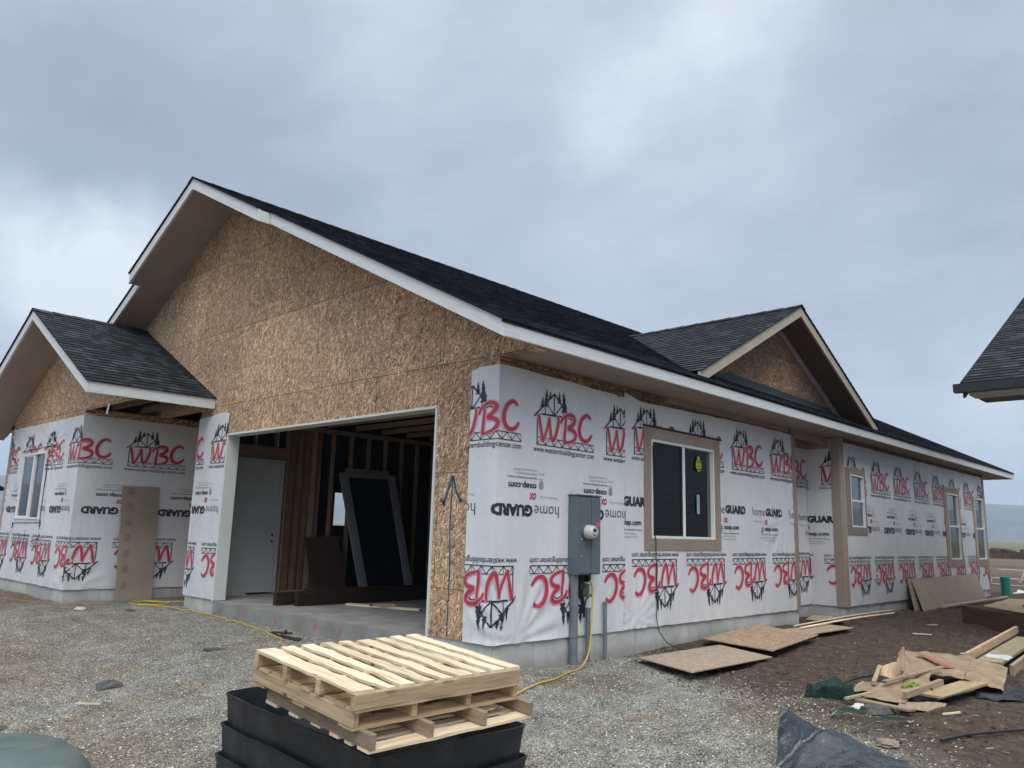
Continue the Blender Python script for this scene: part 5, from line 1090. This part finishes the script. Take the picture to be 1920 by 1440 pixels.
def strap(pts, label, wd=.045):
    q = G(); P = crv(pts, 6); L_ = []
    for i, p in enumerate(P):
        t = (P[min(i+1, len(P)-1)]-P[max(i-1, 0)]).normalized(); s_ = t.cross(Vector((0, 0, 1))).normalized(); up = Vector((0, 0, .028)); L_.append((p-s_*wd/2, p+s_*wd/2+up))
    for (a, b_), (c, d) in zip(L_, L_[1:]): q.face([a, b_, d, c]); q.face([a-Vector((0, 0, .002)), b_-Vector((0, 0, .002)), d-Vector((0, 0, .002)), c-Vector((0, 0, .002))])
    tag(q.build('strap', TEAL), label, 'strap', 'teal plastic straps')
strap([ro(3.08, .62, .01), ro(3.12, .72, .05), ro(3.22, .84, .03)], 'short teal plastic strap below the green cloth')
strap([ro(3.30, .42, .01), ro(3.37, .58, .05), ro(3.46, .70, .06), ro(3.56, .86, .02)], 'teal plastic strap curving in front of the grey stone')
strap([ro(3.50, 1.62, .02), ro(3.58, 1.92, .07), ro(3.68, 2.20, .07)], 'teal plastic strap at the near edge of the cartons')
# rocks
def rock(x, y, sx, sy, sz, mt, label, seed, rot=0, name='rock'):
    q = G(); nu, nv = 12, 8; V_ = []
    for j in range(nv+1):
        ph = math.pi*j/nv-math.pi/2
        for i in range(nu):
            a = 2*math.pi*i/nu; v = Vector((math.cos(a)*math.cos(ph), math.sin(a)*math.cos(ph), math.sin(ph))); k = 1+.45*mn.noise(v*1.6+Vector((seed, 0, 0)))+.15*mn.noise(v*4+Vector((0, seed, 0)))
            p = Vector((v.x*sx*k, v.y*sy*k, v.z*sz*k)); p = Vector((p.x*math.cos(rot)-p.y*math.sin(rot), p.x*math.sin(rot)+p.y*math.cos(rot), p.z)); V_.append(p+Vector((x, y, ground_h(x, y)+sz*.35)))
    for j in range(nv):
        for i in range(nu): k = (i+1) % nu; q.face([V_[j*nu+i], V_[j*nu+k], V_[(j+1)*nu+k], V_[(j+1)*nu+i]])
    tag(q.build(name, mt), label, 'stone')
RK = mat('rock', f_concrete, .9, .2); RKD = solid('dark_rock', (.11, .105, .10), .9, .2, .3, 20, .3)
rock(3.24, 1.12, .10, .17, .06, RKD, 'grey broken concrete lump in front of the rubbish pile', 2.2, -.6); rock(3.06, 1.28, .06, .10, .03, RK, 'small pale stone left of the grey concrete lump', 5.2)
rock(3.60, .30, .07, .10, .025, solid('tan_rock', (.26, .22, .17), .9, .2, .2, 20), 'flat tan stone near the black plastic sheet', 7.1, .3); rock(-2.48, -2.63, .10, .12, .05, RKD, 'dark stone on the gravel left of the bins', 9.5)
rock(-7.62, -1.22, .10, .08, .03, RK, 'flat grey stone on the gravel before the wing corner', 1.2); rock(-7.0, -.72, .13, .06, .02, RKD, 'thin dark slab of stone before the porch', 11.4)
rock(-2.0, -3.75, .16, .22, .035, RKD, 'broad dark clod at the left on the gravel', 14.4, .6); rock(-3.3, -1.2, .13, .09, .018, RKD, 'dark clod on the gravel midway to the garage', 17.4, .6)
q = G(); q.tube(crv([ro(3.86, .58, .02), ro(4.0, .80, .025), ro(4.3, 1.2, .03), ro(4.6, 1.6, .03)], 6), .011, 8); tag(q.build('black_pipe', BLKM, smooth=True), 'thin black pipe lying on the soil at the lower right', 'pipe')
q = G(); q.beam(ro(-2.05, -3.05, .02), ro(-1.86, -2.93, .03), .012, .012); tag(q.build('scrap_stick', PINE), 'tiny pale stick standing out of the gravel at the left', 'stick')
q = G(); q.box((2.70, 5.60, ground_h(2.7, 5.6)), (2.82, 5.72, ground_h(2.7, 5.6)+.02)); tag(q.build('paper_scrap', solid('paper', (.6, .58, .5), .8)), 'small white paper scrap on the dark soil', 'paper')
for k, (x, y, L_, a, lab) in enumerate(((1.75, 6.9, .25, .4, 'white splinter of wood on the dark soil before the timber form'), (1.55, 8.3, .22, 1.2, 'pale splinter farther out on the soil near the timber form'), (3.75, 1.05, .12, .3, 'tiny white stick on the soil right of the straps'), (1.0, 4.45, .1, .2, 'white chip by the edge of the brownish sheet'))):
    q = G(); q.beam(ro(x, y, .01), ro(x+L_*math.cos(a), y+L_*math.sin(a), .014), .02, .012); tag(q.build('wood_splinter', PINE), lab, 'splinter')
q = G(); q.beam(ro(-3.55, -.32, .02), ro(-3.15, -.3, .05), .05, .02); q.beam(ro(-3.25, -.42, .02), ro(-2.85, -.35, .03), .04, .02); q.beam(ro(-3.4, -.22, .05), ro(-3.1, -.45, .06), .03, .02)
tag(q.build('bark_scraps', solid('bark', (.05, .045, .04), .9)), 'dark bark scraps at the foot of the garage slab', 'scraps')
# ------------------------------------------------------------------ black plastic sheet, lower right
from mathutils import geometry
def facets(tris, mt, name, label, cat, sub=3, amp=.012, seed=0, thick=None):
    import bmesh
    bm = bmesh.new(); vm = {}
    def gv(p):
        k_ = tuple(round(c, 4) for c in p)
        if k_ not in vm: vm[k_] = bm.verts.new(p)
        return vm[k_]
    for t in tris: bm.faces.new([gv(p) for p in t])
    bmesh.ops.subdivide_edges(bm, edges=bm.edges[:], cuts=sub, use_grid_fill=True)
    for v in bm.verts:
        p = v.co; r1 = 1-abs(mn.noise(p*5+Vector((seed, 0, 0)))*2); r2 = 1-abs(mn.noise(p*13+Vector((0, seed, 0)))*2)
        v.co = p+Vector((nz(p.y*7, p.z*7, seed), nz(p.x*7, p.z*7, seed+3), 0))*amp*.6+Vector((0, 0, 1))*amp*(r1*.8+r2*.4-.6)
    bmesh.ops.recalc_face_normals(bm, faces=bm.faces)
    me_ = bpy.data.meshes.new(name); bm.to_mesh(me_); bm.free(); me_.materials.append(mt); me_.polygons.foreach_set('use_smooth', [True]*len(me_.polygons))
    o = bpy.data.objects.new(name, me_); col.objects.link(o); return tag(o, label, cat)
def f_sheet(n, b):
    v = n.n('ShaderNodeTexCoord').outputs['Object']; a = n.noise(v, 7, 5, .6, .8).outputs[0]; c = n.n('ShaderNodeTexVoronoi', {'Vector': v, 'Scale': 9.0}, feature='DISTANCE_TO_EDGE').outputs[0]
    bump(n, b, n.mth('ADD', n.mth('MULTIPLY', a, 1.0), n.mth('MULTIPLY', n.noise(n.mapping(v, rot=(.3, .2, .8), scale=(3, 22, 9)), 1.0, 3, .5, .8).outputs[0], .6)), .7, .03); return n.mix(n.sstep(a, .4, .6), (.022, .030, .038), (.042, .052, .062))
SHT = mat('black_sheet', f_sheet, .24, .6)
def cray(u, v, k): d_ = F + R2*((u-960)/1481.73) + U2*((720-v)/1481.73); return CAM+d_*k
tip = (3.15, -.40, .0)
B_ = dict(tip=(3.15, -.40, -.002), a=(3.18, -.56, -.36), b=(3.28, -.62, -.38), c=(3.36, -.22, -.13), d=(3.42, .02, -.20), e=(3.58, -.30, -.22), f=(3.62, .10, -.30), g=(3.90, .06, -.33), h=(3.7, -.45, -.25), i=(4.05, -.30, -.27), j=(3.75, -.95, -.30), k=(3.35, -.95, -.34), l=(4.2, -.75, -.30), m=(3.30, .02, -.30))
T = [('tip', 'a', 'c'), ('a', 'b', 'c'), ('b', 'e', 'c'), ('tip', 'c', 'm'), ('c', 'd', 'm'), ('c', 'e', 'd'), ('d', 'e', 'f'), ('e', 'g', 'f'), ('e', 'h', 'g'), ('h', 'i', 'g'), ('b', 'h', 'e'), ('b', 'j', 'h'), ('b', 'k', 'j'), ('h', 'j', 'i'), ('j', 'l', 'i')]
facets([[B_[k] for k in t] for t in T], SHT, 'plastic_sheet', 'crumpled black plastic sheet with a raised pointed corner at the lower right', 'plastic sheet', sub=11, amp=.022, seed=4)
# ------------------------------------------------------------------ dark green plastic cover, lower left
q = G(); c0 = Vector((1.52, -4.75, -.02)); V_ = []; nu, nv = 40, 12
for j in range(nv+1):
    t = j/nv
    for i in range(nu):
        a = 2*math.pi*i/nu; ca, sa = math.cos(a), math.sin(a); k = (abs(ca)**3.5+abs(sa)**3.5)**(-1/3.5); r = 1-t**1.0
        if j <= 3: r = 1.0-.01*j; z = -.45+.15*j+ (0 if j < 3 else .0)
        else: s_ = (j-3)/(nv-3); r = .97*math.cos(s_*math.pi/2)**.42; z = .0+.135*math.sin(s_*math.pi/2)**.8+.02*nz(a*1.2, s_*3, 4)
        V_.append(c0+Vector((.42*k*r*ca, .50*k*r*sa, z+.012*nz(a*2, t*5))))
for j in range(nv):
    for i in range(nu): k = (i+1) % nu; q.face([V_[j*nu+i], V_[j*nu+k], V_[(j+1)*nu+k], V_[(j+1)*nu+i]])
gb = q.build('green_bin', mat('green_plastic', flat((.10, .135, .13), .15, 3), .28, .5), smooth=True); tag(gb, 'dark green glossy rounded plastic bin cut off at the lower left corner', 'bin')
# ------------------------------------------------------------------ far things right of the house
FW = 'boards stacked behind the far house corner'
for k, (a, b_, wd, hh, lab) in enumerate((((-.35, 20.6, .02), (1.9, 19.2, .02), .22, .04, 'nearest white board behind the far house corner'), ((-1.6, 26.5, .0), (2.6, 24.0, .0), .3, .05, 'middle white board of the three behind the far corner'), ((-3.0, 34, .1), (2.4, 31, .1), .35, .06, 'farthest white board of the three behind the far corner'))):
    q = G(); q.beam(a, b_, wd, hh); tag(q.build('far_board', solid('far_board', (.5, .46, .42), .8)), lab, 'board', FW)
for k, (x, y, h_, a, lab) in enumerate(((-2.2, 28.9, 1.1, -.04, 'left pale stake standing in the far dirt'), (-1.45, 29.7, .85, .12, 'right leaning pale stake in the far dirt'))):
    q = G(); q.tube([(x, y, -.3), (x+a*3, y, h_-.3)], .035, 6); tag(q.build('stake', PINE), lab, 'stake', 'stakes in the far dirt')
q = G(); q.tube([(.40, 18.9, -.22), (.40, 18.9, .24)], .11, 16); q.tube([(.40, 18.9, .24), (.40, 18.9, .30)], .12, 16); tag(q.build('teal_roll', solid('teal_plastic', (.02, .25, .21), .5)), 'teal roll standing at the far house corner', 'roll')
crumple([(.35, 19.6, -.2), (.2, 21.3, -.12), (1.0, 21.6, -.15), (1.1, 19.7, -.2)], 12, 12, .14, solid('white_sheet', (.58, .62, .60), .5), 'white_tarp', 'white crumpled plastic behind the teal roll', 'plastic sheet', seed=3, fr=2)
crumple([(1.1, 12.6, -.17), (.9, 16.8, -.14), (2.3, 16.2, -.13), (2.6, 12.2, -.17)], 8, 8, .03, PINEW, 'scrap_sheet', 'pale boards lying flat between the houses', 'board', seed=6)
q = G(); q.tube([(1.9, 12.9, -.15), (2.25, 13.2, .35)], .02, 6); tag(q.build('dark_prop', BLKM), 'dark prop sticking up between the houses', 'prop')
# bare tree far off
def bare_tree(x, y, h_, label, seed):
    rnd = random.Random(seed); root = empty('bare_tree', (x, y, -.2)); tag(root, label, 'tree'); z0 = ground_h(x, y)-.1
    q = G(); q.tube([(x, y, z0), (x+.05, y, z0+h_*.5), (x+.1, y, z0+h_)], .05, 6, radii=[.11, .06, .015]); q.build('trunk', PINEO, root); q = G()
    for i in range(34):
        t = rnd.uniform(.25, .98); a = rnd.uniform(0, 6.28); l = (1.05-t)*h_*.42; p = Vector((x+.1*t, y, z0+h_*t)); d_ = Vector((math.cos(a)*.6, math.sin(a)*.6, .8)); e_ = p+d_*l
        q.tube([p, p.lerp(e_, .5)+Vector((0, 0, .04)), e_], .012, 4, radii=[.025*(1.1-t), .014, .006])
        for k_ in range(3): f_ = p.lerp(e_, rnd.uniform(.3, .9)); q.tube([f_, f_+Vector((rnd.uniform(-.3, .3), rnd.uniform(-.3, .3), rnd.uniform(.2, .6)))*l], .005, 3)
    q.build('crown', PINEO, root)
bare_tree(-4.2, 62, 4.6, 'thin bare tree in the far field at the right edge', 3)
# brush line: low dirt bank and scrub in the field
q = G()
for i in range(60):
    t = i/59; x = -30+46*t; y = 95+8*nz(t*5, 1)
    q.prism([(x-.6, y, -.4), (x+.6, y, -.4), (x+.5, y+.3, .5+.8*abs(nz(i*.9, 2))), (x-.4, y+.3, .5+.8*abs(nz(i*1.3, 7)))], (0, 3, 0))
tag(q.build('dirt_bank', solid('dirt_bank', (.075, .05, .042), .95, .1, .3, .5)), 'low dark earth bank across the far field', kind='structure')
# ------------------------------------------------------------------ gravel stones and wood chips
rs = np.random.RandomState(5)
def scatter(name, n_, gen, size, mt, label, seed=1):
    rs = np.random.RandomState(seed); P = []
    while len(P) < n_:
        x, y = gen(rs)
        P.append((x, y))
    base = np.array([(1, 0, 0), (0, 1, 0), (-1, 0, 0), (0, -1, 0), (0, 0, 1), (0, 0, -.6)], float); fc = np.array([(0, 1, 4), (1, 2, 4), (2, 3, 4), (3, 0, 4), (1, 0, 5), (2, 1, 5), (3, 2, 5), (0, 3, 5)])
    VV = np.zeros((n_, 6, 3)); s = size[0]+(size[1]-size[0])*rs.rand(n_)**2.2
    for i, (x, y) in enumerate(P):
        a = rs.rand()*6.28; b = base*(1+.35*(rs.rand(6, 3)-.5))*np.array([1, .5+.5*rs.rand(), .35+.4*rs.rand()])*s[i]; ca, sa = math.cos(a), math.sin(a)
        VV[i] = np.stack([b[:, 0]*ca-b[:, 1]*sa+x, b[:, 0]*sa+b[:, 1]*ca+y, b[:, 2]+ground_h(x, y)+s[i]*.12], 1)
    FF = (fc[None]+6*np.arange(n_)[:, None, None]).reshape(-1, 3)
    me_ = bpy.data.meshes.new(name); me_.from_pydata(VV.reshape(-1, 3).tolist(), [], FF.tolist()); me_.materials.append(mt)
    o = bpy.data.objects.new(name, me_); col.objects.link(o); tag(o, label, kind='stuff'); return o
def f_stone(n, b):
    gi = n.n('ShaderNodeNewGeometry').outputs['Random Per Island']
    return n.ramp(gi, ((0, (.12, .115, .10)), (.3, (.30, .29, .265)), (.6, (.46, .45, .42)), (.85, (.60, .59, .56)), (1, (.85, .84, .80))))
STN = mat('stone', f_stone, .85, .25)
inh = lambda x, y: (y > .0 and XG < x < 0) or (x <= -6.6 and y > YW and x < XW) or (y > .7 and x < .0) or (y > 8 and x < X2)
def gen_g(r):
    while True:
        # denser near the camera
        d = 3.0+11*r.rand()**1.3; a = math.radians(43.7)+(r.rand()-.5)*1.55; x = CAM.x-math.sin(a)*d; y = CAM.y+math.cos(a)*d
        if not inh(x, y) and y+.62*x-2.35+2.6*0 < .3+1.2*(r.rand()-.5) and x < 5: return x, y
scatter('gravel', 90000, gen_g, (.003, .0115), STN, 'loose grey gravel stones', 1)
def gen_m(r):
    while True:
        x = r.uniform(.2, 5); y = r.uniform(-.5, 12)
        if y+.62*x-2.35 > -.4 and r.rand() < 1/(1+.12*max(0, y)): return x, y
scatter('soil_crumbs', 9000, gen_m, (.004, .02), mat('soil_crumb', lambda n, b: n.ramp(n.n('ShaderNodeNewGeometry').outputs['Random Per Island'], ((0, (.03, .022, .018)), (.6, (.07, .052, .042)), (.9, (.13, .11, .09)), (1, (.42, .38, .33)))), .9, .2), 'dark soil crumbs and pale chips', 2)
def splinters(name, n_, gen, mt, label, seed):
    r = random.Random(seed); q = G()
    for i in range(n_):
        x, y = gen(r); a = r.uniform(0, 6.28); l = r.uniform(.006, .03); z = ground_h(x, y)+.008; q.obox((x, y, z), (math.cos(a)*l, math.sin(a)*l, r.uniform(-.004, .004)), (-math.sin(a)*.004, math.cos(a)*.004, 0), (0, 0, .002))
    tag(q.build(name, mt, merge=False), label, kind='stuff')
splinters('wood_chips', 110, lambda r: (r.gauss(3.2, .9), abs(r.gauss(1.0, 1.6))+.1), PINEW, 'scattered pale wood chips on the soil', 8)
splinters('dark_chips', 260, lambda r: (r.uniform(-7, 3), r.uniform(-4.5, -.3)), PINEO, 'scattered bark chips on the gravel', 9)
# ------------------------------------------------------------------ haze
g = G(); g.box((-5000, -5000, -40), (5000, 5000, 300)); hz = bpy.data.materials.new('haze'); hz.use_nodes = True; t = hz.node_tree; t.nodes.clear(); n = NT(t)
vol = n.n('ShaderNodeVolumePrincipled', {'Color': (.66, .79, 1.0, 1), 'Density': .00036, 'Anisotropy': .1}); o_ = n.n('ShaderNodeOutputMaterial'); t.links.new(vol.outputs[0], o_.inputs['Volume'])
tag(g.build('haze', hz), 'thin blue grey air haze over the valley', kind='stuff')
